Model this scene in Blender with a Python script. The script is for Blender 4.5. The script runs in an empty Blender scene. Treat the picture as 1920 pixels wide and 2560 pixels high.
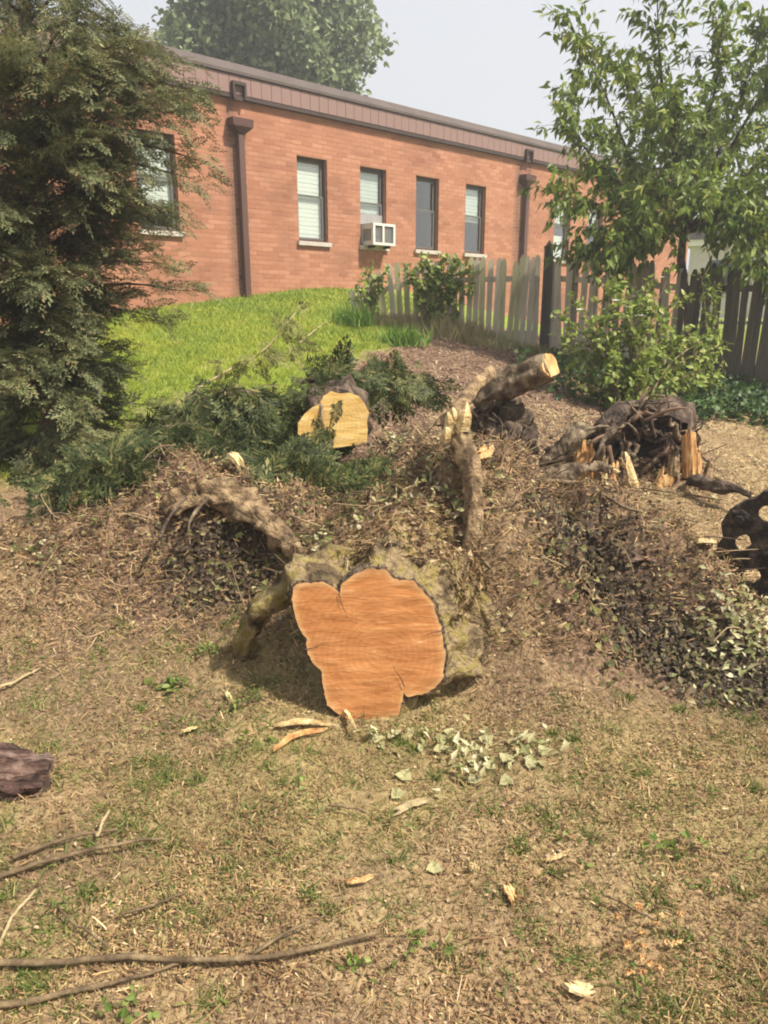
import bpy, bmesh, math, random
import numpy as np
from math import radians, sin, cos, pi

# ------------------------------------------------------------------ camera, light, exposure
SC = bpy.context.scene
COL = SC.collection
F, PITCH, EYE = 739.0, radians(15.4), 1.6          # focal length in pixels of a 768 x 1024 frame
cam = bpy.data.cameras.new('camera')
cam.sensor_fit = 'VERTICAL'; cam.sensor_height = 24.0; cam.lens = 24.0 * F / 1024.0
cam.clip_end = 1000; cam.clip_start = 0.05
camo = bpy.data.objects.new('camera', cam); COL.objects.link(camo)
camo.location = (0, 0, EYE); camo.rotation_euler = (pi / 2 - PITCH, 0, 0)
SC.camera = camo

SUN_EL = radians(53); SUN_DIR = np.array([0.90, -0.44])   # horizontal direction towards the sun
SUN_DIR = SUN_DIR / np.linalg.norm(SUN_DIR)
w = bpy.data.worlds.new('World'); SC.world = w; w.use_nodes = True
nt = w.node_tree; nt.nodes.clear()
sky = nt.nodes.new('ShaderNodeTexSky'); sky.sky_type = 'NISHITA'; sky.sun_disc = False
sky.sun_elevation = SUN_EL; sky.sun_rotation = math.atan2(SUN_DIR[0], SUN_DIR[1])
sky.air_density = 1.0; sky.dust_density = 6.0; sky.ozone_density = 1.0
mixw = nt.nodes.new('ShaderNodeMixRGB'); mixw.inputs[0].default_value = 0.78
mixw.inputs[2].default_value = (5.15, 5.22, 5.34, 1)       # thin white overcast veil
bg = nt.nodes.new('ShaderNodeBackground'); bg.inputs[1].default_value = 0.095
ow = nt.nodes.new('ShaderNodeOutputWorld')
nt.links.new(sky.outputs[0], mixw.inputs[1]); nt.links.new(mixw.outputs[0], bg.inputs[0]); nt.links.new(bg.outputs[0], ow.inputs[0])
sun = bpy.data.lights.new('sun', 'SUN'); sun.energy = 5.0; sun.angle = radians(3.0); sun.color = (1.0, 0.91, 0.78)
suno = bpy.data.objects.new('sun', sun); COL.objects.link(suno)
from mathutils import Vector, Matrix
sd = Vector((SUN_DIR[0] * cos(SUN_EL), SUN_DIR[1] * cos(SUN_EL), sin(SUN_EL)))
suno.rotation_euler = (-sd).to_track_quat('-Z', 'Y').to_euler(); suno.location = (6, -3, 12)
SC.view_settings.view_transform = 'Standard'; SC.view_settings.look = 'None'
SC.view_settings.gamma = 1.0; SC.view_settings.use_curve_mapping = False
SC.view_settings.exposure = 0.9
SC.cycles.use_denoising = True
SC.cycles.max_bounces = 6; SC.cycles.diffuse_bounces = 3; SC.cycles.transparent_max_bounces = 8
SC.cycles.pixel_filter_type = 'BLACKMAN_HARRIS'; SC.cycles.filter_width = 2.0

rng = np.random.default_rng(7)
random.seed(7)

# ------------------------------------------------------------------ numeric helpers
def ray(x, y):
    a = (x - 384) / F; v = (512 - y) / F
    return np.array([a, cos(PITCH) + v * sin(PITCH), -sin(PITCH) + v * cos(PITCH)])
def at(x, y, Y):                       # the point on a pixel's ray at forward distance Y
    r = ray(x, y); return np.array([0, 0, EYE]) + r * (Y / r[1])

def _hash(i, j, s):
    n = (i.astype(np.int64) * 374761393 + j.astype(np.int64) * 668265263 + s * 974711) & 0x7fffffff
    n = ((n ^ (n >> 13)) * 1274126177) & 0x7fffffff
    return ((n ^ (n >> 16)) & 0xffff) / 65535.0
def vnoise(x, y, s=0):
    x = np.asarray(x, float); y = np.asarray(y, float)
    i = np.floor(x); j = np.floor(y); u = x - i; v = y - j
    u = u * u * (3 - 2 * u); v = v * v * (3 - 2 * v)
    a = _hash(i, j, s); b = _hash(i + 1, j, s); c = _hash(i, j + 1, s); d = _hash(i + 1, j + 1, s)
    return (a * (1 - u) + b * u) * (1 - v) + (c * (1 - u) + d * u) * v - 0.5
def fbm(x, y, s=0, o=4):
    r = 0; a = 1.0
    for k in range(o):
        r = r + a * vnoise(np.asarray(x) * 2 ** k, np.asarray(y) * 2 ** k, s + k * 17); a *= 0.5
    return r
def vnoise3(p, s=0):                   # cheap 3-D noise from three 2-D slices
    return (vnoise(p[:, 0], p[:, 1] + 7.3, s) + vnoise(p[:, 1], p[:, 2] + 3.1, s + 5) + vnoise(p[:, 2], p[:, 0] + 9.7, s + 9)) * 0.8

BUMPS = [  # x, y, height, sx, sy, rotation
    (-0.88, 3.82, 0.46, 0.34, 0.20, 0.0),
    (-1.55, 3.72, 0.25, 0.55, 0.24, -0.1),
    (-2.60, 3.55, 0.20, 0.60, 0.30, -0.1),
    (-0.42, 3.75, 0.22, 0.25, 0.22, 0.0),
    (0.30, 3.90, 0.46, 0.36, 0.34, 0.0),
    (0.22, 4.50, 0.42, 0.40, 0.34, 0.0),
    (1.02, 3.62, 0.42, 0.44, 0.25, -0.35),
    (1.44, 3.30, 0.24, 0.34, 0.18, -0.5),
    (0.70, 3.18, 0.44, 0.25, 0.20, 0.0),
    (0.28, 3.42, 0.40, 0.30, 0.22, 0.0),
    (-0.22, 3.30, 0.26, 0.18, 0.20, 0.0),
    (1.95, 5.75, 0.16, 0.45, 0.25, 0.0),
    (0.75, 4.95, 0.10, 0.40, 0.35, 0.0),
    (-0.30, 8.60, 0.12, 1.20, 0.80, 0.0),
    (-0.05, 2.60, -0.05, 0.35, 0.12, 0.0),
    (0.40, 2.74, -0.07, 0.16, 0.10, 0.0),
    (1.15, 3.12, -0.07, 0.40, 0.14, -0.4),
    (-0.62, 3.10, 0.12, 0.22, 0.14, 0.0),
]
def base_h(x, y):
    s = np.interp(x, [-9, -1.5, 0.2, 2.4, 3.8, 7], [0.165, 0.166, 0.150, 0.112, 0.086, 0.07])
    t = np.clip(np.asarray(y, float) - 2.7, -6, 13.5)
    ramp = 0.5 * (t + np.sqrt(t * t + 0.25))
    return s * ramp - s * 0.02
def h(x, y, detail=True):
    x = np.asarray(x, float); y = np.asarray(y, float)
    z = base_h(x, y)
    m = np.zeros_like(z)
    for bx_, by_, hh, sx, sy, r in BUMPS:
        dx = x - bx_; dy = y - by_
        u = (dx * cos(r) + dy * sin(r)) / sx; v = (-dx * sin(r) + dy * cos(r)) / sy
        g = np.exp(-0.5 * (u * u + v * v)); z = z + hh * g; m = np.maximum(m, np.abs(hh) * g * 3.0)
    if detail:
        near = np.exp(-((y - 4) / 9.0) ** 2)
        z = z + near * (0.035 * fbm(x * 1.7, y * 1.7, 3, 3) + 0.022 * fbm(x * 10, y * 10, 11, 3))
        z = z + np.clip(m, 0, 1) * (0.24 * fbm(x * 4.5, y * 4.5, 21, 3) + 0.10 * fbm(x * 13, y * 13, 31, 2))
    return z
def soil_shade(x, y):                         # shade painted over dark soil right of the trunk and under the root arch
    a = np.array([.85, 3.30]); b = np.array([1.80, 2.72]); d = b - a; L = np.hypot(*d); u = ((x - a[0]) * d[0] + (y - a[1]) * d[1]) / L; v = (-(x - a[0]) * d[1] + (y - a[1]) * d[0]) / L
    return np.maximum(np.exp(-(v / .20) ** 2) * np.clip((u + .25) / .25, 0, 1) * np.clip((L + .3 - u) / .3, 0, 1), np.exp(-((x + .80) / .30) ** 2 - ((y - 3.50) / .17) ** 2))
def mound(x, y):
    m = np.zeros_like(np.asarray(x, float))
    for bx_, by_, hh, sx, sy, r in BUMPS[:13]:
        dx = x - bx_; dy = y - by_
        u = (dx * cos(r) + dy * sin(r)) / sx; v = (-dx * sin(r) + dy * cos(r)) / sy
        m = m + np.abs(hh) * np.exp(-0.5 * (u * u + v * v))
    return np.clip(m * 4.0, 0, 1)
def G(px, py, lift=0.0):               # where a pixel's ray meets the ground
    r = ray(px, py); k = 1.0
    for k in np.arange(1.2, 40, 0.02):
        p = np.array([0, 0, EYE]) + r * k
        if p[2] < h(p[0], p[1]): break
    p[2] = float(h(p[0], p[1])) + lift
    return p
def onG(x, y, lift=0.0): return np.array([x, y, float(h(x, y)) + lift])

# ------------------------------------------------------------------ materials
MATS = {}
def new_mat(name):
    m = bpy.data.materials.new(name); m.use_nodes = True; n = m.node_tree; n.nodes.clear()
    o = n.nodes.new('ShaderNodeOutputMaterial'); MATS[name] = m
    return m, n, o
def ramp(n, cols):
    r = n.nodes.new('ShaderNodeValToRGB'); e = r.color_ramp.elements
    while len(e) < len(cols): e.new(0.5)
    for i, (p, c) in enumerate(cols): e[i].position = p; e[i].color = (*c, 1)
    return r
def noise_node(n, scale, detail=4, stretch=(1, 1, 1), coord='Object', rough=0.6):
    tc = n.nodes.new('ShaderNodeTexCoord'); mp = n.nodes.new('ShaderNodeMapping'); mp.inputs['Scale'].default_value = stretch
    no = n.nodes.new('ShaderNodeTexNoise'); no.inputs['Scale'].default_value = scale; no.inputs['Detail'].default_value = detail
    no.inputs['Roughness'].default_value = rough
    n.links.new(tc.outputs[coord], mp.inputs[0]); n.links.new(mp.outputs[0], no.inputs['Vector'])
    return no
def mat(name, cols, mode='island', scale=6, stretch=(1, 1, 1), rough=0.8, bump=None, trans=0.0, spec=0.3, metal=0.0, bd=.02, patch=None):
    m, n, o = new_mat(name)
    if mode == 'island':
        g = n.nodes.new('ShaderNodeNewGeometry'); src = g.outputs['Random Per Island']
    else:
        no = noise_node(n, scale, 5, stretch); src = no.outputs['Fac']
    r = ramp(n, cols); n.links.new(src, r.inputs[0])
    if patch:   # broad natural colour drift from place to place
        pn = noise_node(n, patch[0], 3); pr_ = ramp(n, [(.36, patch[1]), (.64, patch[2])]); n.links.new(pn.outputs['Fac'], pr_.inputs[0])
        pm_ = n.nodes.new('ShaderNodeMixRGB'); pm_.blend_type = 'MULTIPLY'; pm_.inputs[0].default_value = 1; n.links.new(r.outputs[0], pm_.inputs[1]); n.links.new(pr_.outputs[0], pm_.inputs[2]); r = pm_
    b = n.nodes.new('ShaderNodeBsdfPrincipled'); n.links.new(r.outputs[0], b.inputs['Base Color'])
    b.inputs['Roughness'].default_value = rough; b.inputs['Specular IOR Level'].default_value = spec; b.inputs['Metallic'].default_value = metal
    if bump:
        nb = noise_node(n, bump[0], 6, bump[2] if len(bump) > 2 else stretch)
        bu = n.nodes.new('ShaderNodeBump'); bu.inputs['Strength'].default_value = bump[1]; bu.inputs['Distance'].default_value = bd
        n.links.new(nb.outputs['Fac'], bu.inputs['Height']); n.links.new(bu.outputs[0], b.inputs['Normal'])
    if trans > 0:
        t = n.nodes.new('ShaderNodeBsdfTranslucent'); n.links.new(r.outputs[0], t.inputs[0])
        mx = n.nodes.new('ShaderNodeMixShader'); mx.inputs[0].default_value = trans
        n.links.new(b.outputs[0], mx.inputs[1]); n.links.new(t.outputs[0], mx.inputs[2]); n.links.new(mx.outputs[0], o.inputs[0])
    else:
        n.links.new(b.outputs[0], o.inputs[0])
    return m

mat('conifer_leaf', [(0, (.085, .110, .054)), (.45, (.145, .172, .080)), (.8, (.215, .23, .11)), (.93, (.29, .26, .13)), (1, (.29, .19, .10))], trans=.3, rough=.65, patch=(2.5, (.62, .64, .66), (1.25, 1.18, 1.08)))
mat('conifer_cut', [(0, (.028, .046, .015)), (.5, (.060, .085, .026)), (.82, (.125, .145, .046)), (1, (.26, .23, .10))], trans=.28, rough=.65, patch=(3, (.55, .58, .6), (1.2, 1.15, 1.0)))
mat('conifer_yellow', [(0, (.14, .17, .04)), (.6, (.22, .24, .07)), (1, (.32, .27, .12))], trans=.3)
mat('peach_leaf', [(0, (.085, .145, .022)), (.5, (.150, .225, .036)), (.85, (.23, .295, .055)), (1, (.31, .34, .09))], trans=.38, rough=.5, spec=.4, patch=(1.6, (.7, .75, .8), (1.2, 1.12, 1.0)))
mat('far_leaf', [(0, (.115, .165, .075)), (.5, (.18, .24, .11)), (1, (.28, .33, .17))], trans=.3, patch=(.5, (.65, .68, .7), (1.25, 1.2, 1.1)))
mat('shrub_leaf', [(0, (.11, .17, .024)), (.5, (.19, .26, .040)), (.85, (.28, .34, .07)), (1, (.38, .38, .13))], trans=.38, rough=.5, spec=.4)
mat('ivy_leaf', [(0, (.040, .040, .014)), (.3, (.10, .088, .034)), (.55, (.19, .155, .068)), (.8, (.30, .25, .12)), (1, (.44, .39, .22))], trans=.15, rough=.6)
mat('dry_leaf', [(0, (.085, .050, .028)), (.35, (.16, .095, .05)), (.7, (.25, .165, .085)), (1, (.38, .29, .18))], trans=.1, rough=.8)
mat('pale_leaf', [(0, (.12, .13, .040)), (.35, (.25, .245, .10)), (.75, (.42, .39, .22)), (1, (.58, .54, .36))], trans=.2, rough=.6)
mat('olive_leaf', [(0, (.05, .06, .018)), (.5, (.12, .125, .035)), (1, (.23, .22, .08))], trans=.25, rough=.6)
mat('ground_ivy', [(0, (.020, .050, .012)), (.6, (.045, .095, .022)), (1, (.09, .15, .04))], trans=.3, rough=.5)
mat('weed_leaf', [(0, (.09, .14, .025)), (.6, (.16, .22, .045)), (1, (.26, .30, .09))], trans=.35, rough=.5)
mat('tuft_leaf', [(0, (.075, .15, .022)), (.6, (.12, .23, .03)), (1, (.20, .30, .05))], trans=.35, rough=.5)
mat('lawn_blade', [(0, (.15, .23, .02)), (.5, (.24, .35, .032)), (.85, (.34, .42, .06)), (1, (.46, .42, .13))], trans=.3, rough=.6, patch=(1.0, (.66, .72, .8), (1.25, 1.02, 1.0)))
mat('straw', [(0, (.060, .036, .023)), (.3, (.155, .098, .054)), (.55, (.27, .18, .095)), (.78, (.39, .28, .15)), (.88, (.24, .19, .08)), (.93, (.17, .16, .055)), (1, (.62, .51, .33))], rough=.85, patch=(2.2, (.66, .57, .50), (1.2, 1.12, 1.02)))
mat('straw_bright', [(0, (.14, .09, .05)), (.25, (.30, .215, .115)), (.6, (.46, .36, .20)), (.85, (.58, .48, .29)), (.93, (.26, .25, .09)), (1, (.68, .58, .38))], rough=.85, patch=(1.8, (.72, .66, .58), (1.1, 1.05, 1.0)))
mat('vine_stem', [(0, (.05, .034, .022)), (.5, (.13, .088, .055)), (.85, (.24, .17, .10)), (1, (.40, .29, .17))], rough=.9)
mat('mulch_chip', [(0, (.09, .055, .038)), (.45, (.19, .125, .085)), (.8, (.30, .21, .145)), (1, (.46, .36, .25))], rough=.9, patch=(1.5, (.7, .66, .62), (1.15, 1.1, 1.05)))
mat('bark', [(.36, (.050, .035, .022)), (.5, (.150, .110, .070)), (.64, (.30, .235, .155))], 'noise', 14, (1, 1, .45), .95, (30, 1.0), bd=.06)
mat('bark_mossy', [(.32, (.05, .036, .020)), (.42, (.16, .115, .060)), (.50, (.33, .245, .135)), (.58, (.25, .20, .055)), (.68, (.46, .35, .20))], 'noise', 9, (1, 1, 1), .95, (34, 1.0), bd=.06)
mat('bark_dark', [(.36, (.028, .020, .015)), (.5, (.080, .056, .040)), (.64, (.18, .135, .10))], 'noise', 14, (1, 1, .5), .95, (30, 1.0), bd=.06)
mat('bark_red', [(.38, (.035, .020, .016)), (.5, (.13, .075, .058)), (.62, (.30, .21, .17))], 'noise', 16, (.3, 1, 1), .95, (34, 1.0), bd=.06)
mat('root_tan', [(.36, (.085, .055, .032)), (.5, (.24, .165, .09)), (.64, (.42, .30, .17))], 'noise', 17, (1, 1, 1), .9, (38, 1.0), bd=.05)
mat('twig', [(.3, (.060, .040, .024)), (.5, (.13, .092, .052)), (.7, (.25, .185, .10))], 'noise', 20, (1, 1, 1), .9, (60, .5))
mat('twig_pale', [(.3, (.22, .17, .09)), (.6, (.40, .32, .18))], 'noise', 20, (1, 1, 1), .85, (60, .5))
mat('splinter', [(.34, (.27, .13, .05)), (.48, (.47, .26, .10)), (.62, (.62, .42, .20))], 'noise', 18, (1, 1, .4), .8, (50, .6, (1, 1, .2)), bd=.03)
mat('splinter_pale', [(.34, (.30, .19, .08)), (.48, (.52, .38, .18)), (.62, (.66, .53, .30))], 'noise', 22, (1, 1, 1), .8, (60, .6), bd=.03)
mat('soil_dark', [(.3, (.018, .012, .009)), (.55, (.045, .030, .022)), (.75, (.095, .065, .048))], 'noise', 14, (1, 1, 1), 1.0, (30, 1.0))
mat('petal', [(0, (.72, .72, .66)), (1, (.80, .80, .76))], trans=.3, rough=.6)
mat('metal_brown', [(.3, (.075, .040, .033)), (.7, (.105, .058, .048))], 'noise', 3, (1, 1, .2), .5)
mat('metal_head', [(.3, (.055, .026, .021)), (.7, (.085, .040, .032))], 'noise', 3, (1, 1, 1), .5)
mat('fascia_metal', [(0, (.165, .105, .092)), (1, (.22, .142, .125))], rough=.55)
mat('roof_metal', [(.3, (.070, .056, .052)), (.7, (.10, .080, .074))], 'noise', 2, (1, 1, 1), .75, spec=.2)
mat('soffit', [(.3, (.035, .024, .020)), (.7, (.05, .034, .028))], 'noise', 2, (1, 1, 1), .7)
mat('frame_brown', [(.3, (.060, .036, .028)), (.7, (.085, .052, .04))], 'noise', 5, (1, 1, 1), .5)
mat('frame_grey', [(.3, (.085, .085, .080)), (.7, (.12, .12, .11))], 'noise', 5, (1, 1, 1), .5)
mat('blind', [(.3, (.56, .60, .56)), (.7, (.64, .67, .63))], 'noise', 3, (1, 1, 6), .7)
mat('blind_bright', [(.3, (.74, .75, .70)), (.7, (.80, .80, .75))], 'noise', 3, (1, 1, 6), .7)
mat('room_dark', [(.3, (.030, .032, .034)), (.7, (.06, .062, .062))], 'noise', 2, (1, 1, 1), .9)
mat('stone_sill', [(.3, (.36, .33, .29)), (.7, (.46, .42, .37))], 'noise', 12, (1, 1, 1), .85, (40, .3))
mat('ac_white', [(.3, (.52, .51, .48)), (.7, (.60, .59, .55))], 'noise', 7, (1, 1, 1), .5)
mat('ac_grey', [(.3, (.20, .20, .20)), (.7, (.27, .27, .26))], 'noise', 9, (1, 1, 1), .5)
mat('black_rubber', [(.3, (.012, .012, .012)), (.7, (.03, .03, .03))], 'noise', 9, (1, 1, 1), .6)
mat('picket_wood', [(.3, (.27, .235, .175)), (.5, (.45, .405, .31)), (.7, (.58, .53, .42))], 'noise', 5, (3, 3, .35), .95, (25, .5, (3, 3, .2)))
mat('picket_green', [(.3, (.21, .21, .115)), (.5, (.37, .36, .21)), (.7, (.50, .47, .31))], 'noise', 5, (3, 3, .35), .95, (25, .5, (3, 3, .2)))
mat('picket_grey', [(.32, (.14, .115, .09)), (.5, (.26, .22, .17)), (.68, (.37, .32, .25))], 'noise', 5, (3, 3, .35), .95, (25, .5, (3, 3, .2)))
mat('picket_shaded', [(.25, (.060, .050, .040)), (.5, (.105, .090, .070)), (.75, (.16, .135, .105))], 'noise', 5, (3, 3, .35), .95, (25, .5, (3, 3, .2)))  # pickets coloured darker for the shade under the leafy tree
mat('post_dark', [(.3, (.045, .040, .036)), (.7, (.085, .075, .066))], 'noise', 5, (2, 2, .3), .9, (20, .5))
mat('iron_muddy', [(.34, (.016, .012, .010)), (.5, (.045, .034, .026)), (.62, (.10, .080, .058)), (.75, (.19, .15, .10))], 'noise', 18, (1, 1, 1), .85, (40, 1.0), bd=.04)
mat('mortar', [(.3, (.30, .152, .096)), (.7, (.335, .175, .112))], 'noise', 12, (1, 1, 1), .95)
def brick_mat():
    """bricks coloured one by one, with dark uneven bands beside the two downpipes"""
    mat('brick', [(0, (.285, .128, .078)), (.3, (.318, .150, .092)), (.7, (.345, .167, .104)), (.95, (.37, .185, .12)), (1, (.26, .115, .07))], rough=.92, bump=(45, .15), spec=.2)
    n = MATS['brick'].node_tree; L = n.links.new; b = [x for x in n.nodes if x.type == 'BSDF_PRINCIPLED'][0]; r = [x for x in n.nodes if x.type == 'VALTORGB'][0]
    tc = n.nodes.new('ShaderNodeTexCoord'); sp = n.nodes.new('ShaderNodeSeparateXYZ'); L(tc.outputs['Object'], sp.inputs[0]); no = noise_node(n, 3.0, 5, (3, 1, .5))
    def math_(op, a, v=None):
        m = n.nodes.new('ShaderNodeMath'); m.operation = op; m.use_clamp = False
        for k, q in enumerate((a, v)):
            if q is None: continue
            if hasattr(q, 'type') and not isinstance(q, (int, float)): L(q, m.inputs[k])
            else: m.inputs[k].default_value = q
        return m.outputs[0]
    tot = None
    for x0, wd in ((-.10, .17), (7.72, .22), (8.1, .1)):
        d = math_('ABSOLUTE', math_('SUBTRACT', sp.outputs[0], x0)); q = math_('MAXIMUM', math_('SUBTRACT', 1.0, math_('DIVIDE', d, wd)), 0.0); tot = q if tot is None else math_('MAXIMUM', tot, q)
    tot = math_('MULTIPLY', tot, math_('MULTIPLY', no.outputs['Fac'], 1.5))
    tot = math_('MINIMUM', tot, .72)
    mx = n.nodes.new('ShaderNodeMixRGB'); L(tot, mx.inputs[0]); L(r.outputs[0], mx.inputs[1]); mx.inputs[2].default_value = (.10, .065, .05, 1)
    n2 = noise_node(n, .8, 4, (1, 1, 1.6)); r2 = ramp(n, [(.34, (.76, .75, .75)), (.5, (1.0, .99, .98)), (.66, (1.08, 1.08, 1.06))]); L(n2.outputs['Fac'], r2.inputs[0])
    mu = n.nodes.new('ShaderNodeMixRGB'); mu.blend_type = 'MULTIPLY'; mu.inputs[0].default_value = 1; L(mx.outputs[0], mu.inputs[1]); L(r2.outputs[0], mu.inputs[2]); L(mu.outputs[0], b.inputs['Base Color'])
brick_mat()
mat('plaster_pale', [(.3, (.50, .46, .42)), (.7, (.58, .54, .50))], 'noise', 3, (1, 1, 1), .9)

def ground_mat():
    m, n, o = new_mat('ground'); L = n.links.new
    at_ = n.nodes.new('ShaderNodeAttribute'); at_.attribute_name = 'zone'
    sep = n.nodes.new('ShaderNodeSeparateColor'); L(at_.outputs['Color'], sep.inputs[0])
    a = noise_node(n, 2.3, 6, rough=.65); b = noise_node(n, 45, 4, rough=.7); c = noise_node(n, 9, 5)
    r1 = ramp(n, [(.34, (.13, .088, .058)), (.45, (.22, .152, .088)), (.56, (.31, .225, .12)), (.68, (.21, .185, .085))]); L(a.outputs['Fac'], r1.inputs[0])
    r2 = ramp(n, [(.30, (.07, .045, .028)), (.5, (.26, .18, .095)), (.68, (.46, .36, .20))]); L(b.outputs['Fac'], r2.inputs[0])
    mx = n.nodes.new('ShaderNodeMixRGB'); mx.inputs[0].default_value = .5; L(r1.outputs[0], mx.inputs[1]); L(r2.outputs[0], mx.inputs[2])
    r3 = ramp(n, [(.35, (.12, .16, .02)), (.5, (.18, .23, .03)), (.68, (.25, .28, .055))]); L(c.outputs['Fac'], r3.inputs[0])
    m1 = n.nodes.new('ShaderNodeMixRGB'); L(sep.outputs[0], m1.inputs[0]); L(mx.outputs[0], m1.inputs[1]); L(r3.outputs[0], m1.inputs[2])
    r4 = ramp(n, [(.34, (.060, .038, .026)), (.5, (.145, .092, .060)), (.66, (.27, .185, .12))]); L(b.outputs['Fac'], r4.inputs[0])
    m2 = n.nodes.new('ShaderNodeMixRGB'); L(sep.outputs[1], m2.inputs[0]); L(m1.outputs[0], m2.inputs[1]); L(r4.outputs[0], m2.inputs[2])
    r5 = ramp(n, [(.35, (.22, .095, .045)), (.6, (.36, .18, .085))]); L(c.outputs['Fac'], r5.inputs[0])
    m3 = n.nodes.new('ShaderNodeMixRGB'); L(sep.outputs[2], m3.inputs[0]); L(m2.outputs[0], m3.inputs[1]); L(r5.outputs[0], m3.inputs[2])
    p = n.nodes.new('ShaderNodeBsdfPrincipled'); p.inputs['Roughness'].default_value = .95; p.inputs['Specular IOR Level'].default_value = .15
    m4 = n.nodes.new('ShaderNodeMixRGB'); L(at_.outputs['Alpha'], m4.inputs[0]); L(m3.outputs[0], m4.inputs[1]); r6 = ramp(n, [(.36, (.022, .015, .011)), (.5, (.055, .038, .027)), (.66, (.12, .085, .058))]); L(b.outputs['Fac'], r6.inputs[0]); L(r6.outputs[0], m4.inputs[2])  # alpha blends the painted shade into the ground colour
    L(m4.outputs[0], p.inputs['Base Color'])
    bu = n.nodes.new('ShaderNodeBump'); bu.inputs['Strength'].default_value = .9; bu.inputs['Distance'].default_value = .02
    L(b.outputs['Fac'], bu.inputs['Height']); L(bu.outputs[0], p.inputs['Normal']); L(p.outputs[0], o.inputs[0])
ground_mat()

def cutwood_mat(name, c0, c1, c2, c3):
    """sawn end grain: fine saw kerfs running across plus faint growth rings, object space x right, z up"""
    m, n, o = new_mat(name); L = n.links.new
    st = noise_node(n, 5.0, 7, (1.5, 1, 8), rough=.68)       # saw marks, slightly slanting
    [x for x in n.nodes if x.type == 'MAPPING'][-1].inputs['Rotation'].default_value = (0, .36, 0)
    st.inputs['Distortion'].default_value = .45
    bl = noise_node(n, 4.5, 4)
    tc = n.nodes.new('ShaderNodeTexCoord'); mp = n.nodes.new('ShaderNodeMapping'); mp.inputs['Location'].default_value = (-.05, 0, .03)
    L(tc.outputs['Object'], mp.inputs[0])
    wv = n.nodes.new('ShaderNodeTexWave'); wv.wave_type = 'RINGS'; wv.rings_direction = 'Y'; wv.inputs['Scale'].default_value = 13; wv.inputs['Distortion'].default_value = 7; wv.inputs['Detail'].default_value = 3; wv.inputs['Detail Scale'].default_value = .6
    L(mp.outputs[0], wv.inputs['Vector'])
    r = ramp(n, [(.28, c0), (.45, c1), (.6, c2), (.76, c3)]); L(st.outputs['Fac'], r.inputs[0])
    r2 = ramp(n, [(.35, (.72, .66, .6)), (.6, (1, 1, 1))]); L(bl.outputs['Fac'], r2.inputs[0])
    mu = n.nodes.new('ShaderNodeMixRGB'); mu.blend_type = 'MULTIPLY'; mu.inputs[0].default_value = .7; L(r.outputs[0], mu.inputs[1]); L(r2.outputs[0], mu.inputs[2])
    r3 = ramp(n, [(0, (.82, .78, .72)), (1, (1, 1, 1))]); L(wv.outputs['Fac'], r3.inputs[0])
    mu2 = n.nodes.new('ShaderNodeMixRGB'); mu2.blend_type = 'MULTIPLY'; mu2.inputs[0].default_value = .42; L(mu.outputs[0], mu2.inputs[1]); L(r3.outputs[0], mu2.inputs[2])
    p = n.nodes.new('ShaderNodeBsdfPrincipled'); p.inputs['Roughness'].default_value = .9; p.inputs['Specular IOR Level'].default_value = .12
    ra_ = n.nodes.new('ShaderNodeAttribute'); ra_.attribute_name = 'rim'; nn = noise_node(n, 22, 3); ad = n.nodes.new('ShaderNodeMath'); ad.operation = 'MULTIPLY'; L(ra_.outputs['Fac'], ad.inputs[0]); L(nn.outputs['Fac'], ad.inputs[1])
    sw = n.nodes.new('ShaderNodeMixRGB'); L(ad.outputs[0], sw.inputs[0]); L(mu2.outputs[0], sw.inputs[1]); sw.inputs[2].default_value = (.62, .42, .20, 1)   # paler sapwood
    L(sw.outputs[0], p.inputs['Base Color'])
    bu = n.nodes.new('ShaderNodeBump'); bu.inputs['Strength'].default_value = .55; bu.inputs['Distance'].default_value = .012
    L(st.outputs['Fac'], bu.inputs['Height']); L(bu.outputs[0], p.inputs['Normal']); L(p.outputs[0], o.inputs[0])
cutwood_mat('cut_orange', (.37, .150, .052), (.47, .205, .075), (.52, .245, .097), (.66, .42, .22))
cutwood_mat('cut_yellow', (.50, .30, .09), (.66, .44, .15), (.72, .53, .22), (.76, .62, .34))

def glass_mat():
    m, n, o = new_mat('window_glass'); L = n.links.new
    t = n.nodes.new('ShaderNodeBsdfTransparent'); t.inputs[0].default_value = (.93, .96, .95, 1)
    g = n.nodes.new('ShaderNodeBsdfGlossy'); g.inputs['Roughness'].default_value = .03
    f = n.nodes.new('ShaderNodeLayerWeight'); f.inputs[0].default_value = .2
    mx = n.nodes.new('ShaderNodeMixShader'); L(f.outputs['Facing'], mx.inputs[0]); L(t.outputs[0], mx.inputs[1]); L(g.outputs[0], mx.inputs[2]); L(mx.outputs[0], o.inputs[0])
glass_mat()

# ------------------------------------------------------------------ mesh helpers
def link(o, parent=None):
    COL.objects.link(o)
    if parent is not None: o.parent = parent
    return o
def np_mesh(name, V, faces, smooth=False):
    """V (n,3); faces: (m,3) or (m,4) int array, or a list of such arrays"""
    if not isinstance(faces, (list, tuple)): faces = [faces]
    faces = [np.asarray(f, np.int32) for f in faces if len(f)]
    me = bpy.data.meshes.new(name)
    V = np.asarray(V, np.float32)
    me.vertices.add(len(V)); me.vertices.foreach_set('co', V.ravel())
    idx = np.concatenate([f.ravel() for f in faces])
    tot = np.concatenate([np.full(len(f), f.shape[1], np.int32) for f in faces])
    st = np.concatenate([[0], np.cumsum(tot)[:-1]]).astype(np.int32)
    me.loops.add(len(idx)); me.loops.foreach_set('vertex_index', idx)
    me.polygons.add(len(tot)); me.polygons.foreach_set('loop_start', st); me.polygons.foreach_set('loop_total', tot)
    me.polygons.foreach_set('use_smooth', np.full(len(tot), bool(smooth)))
    me.update(calc_edges=True); me.validate()
    return me
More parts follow.
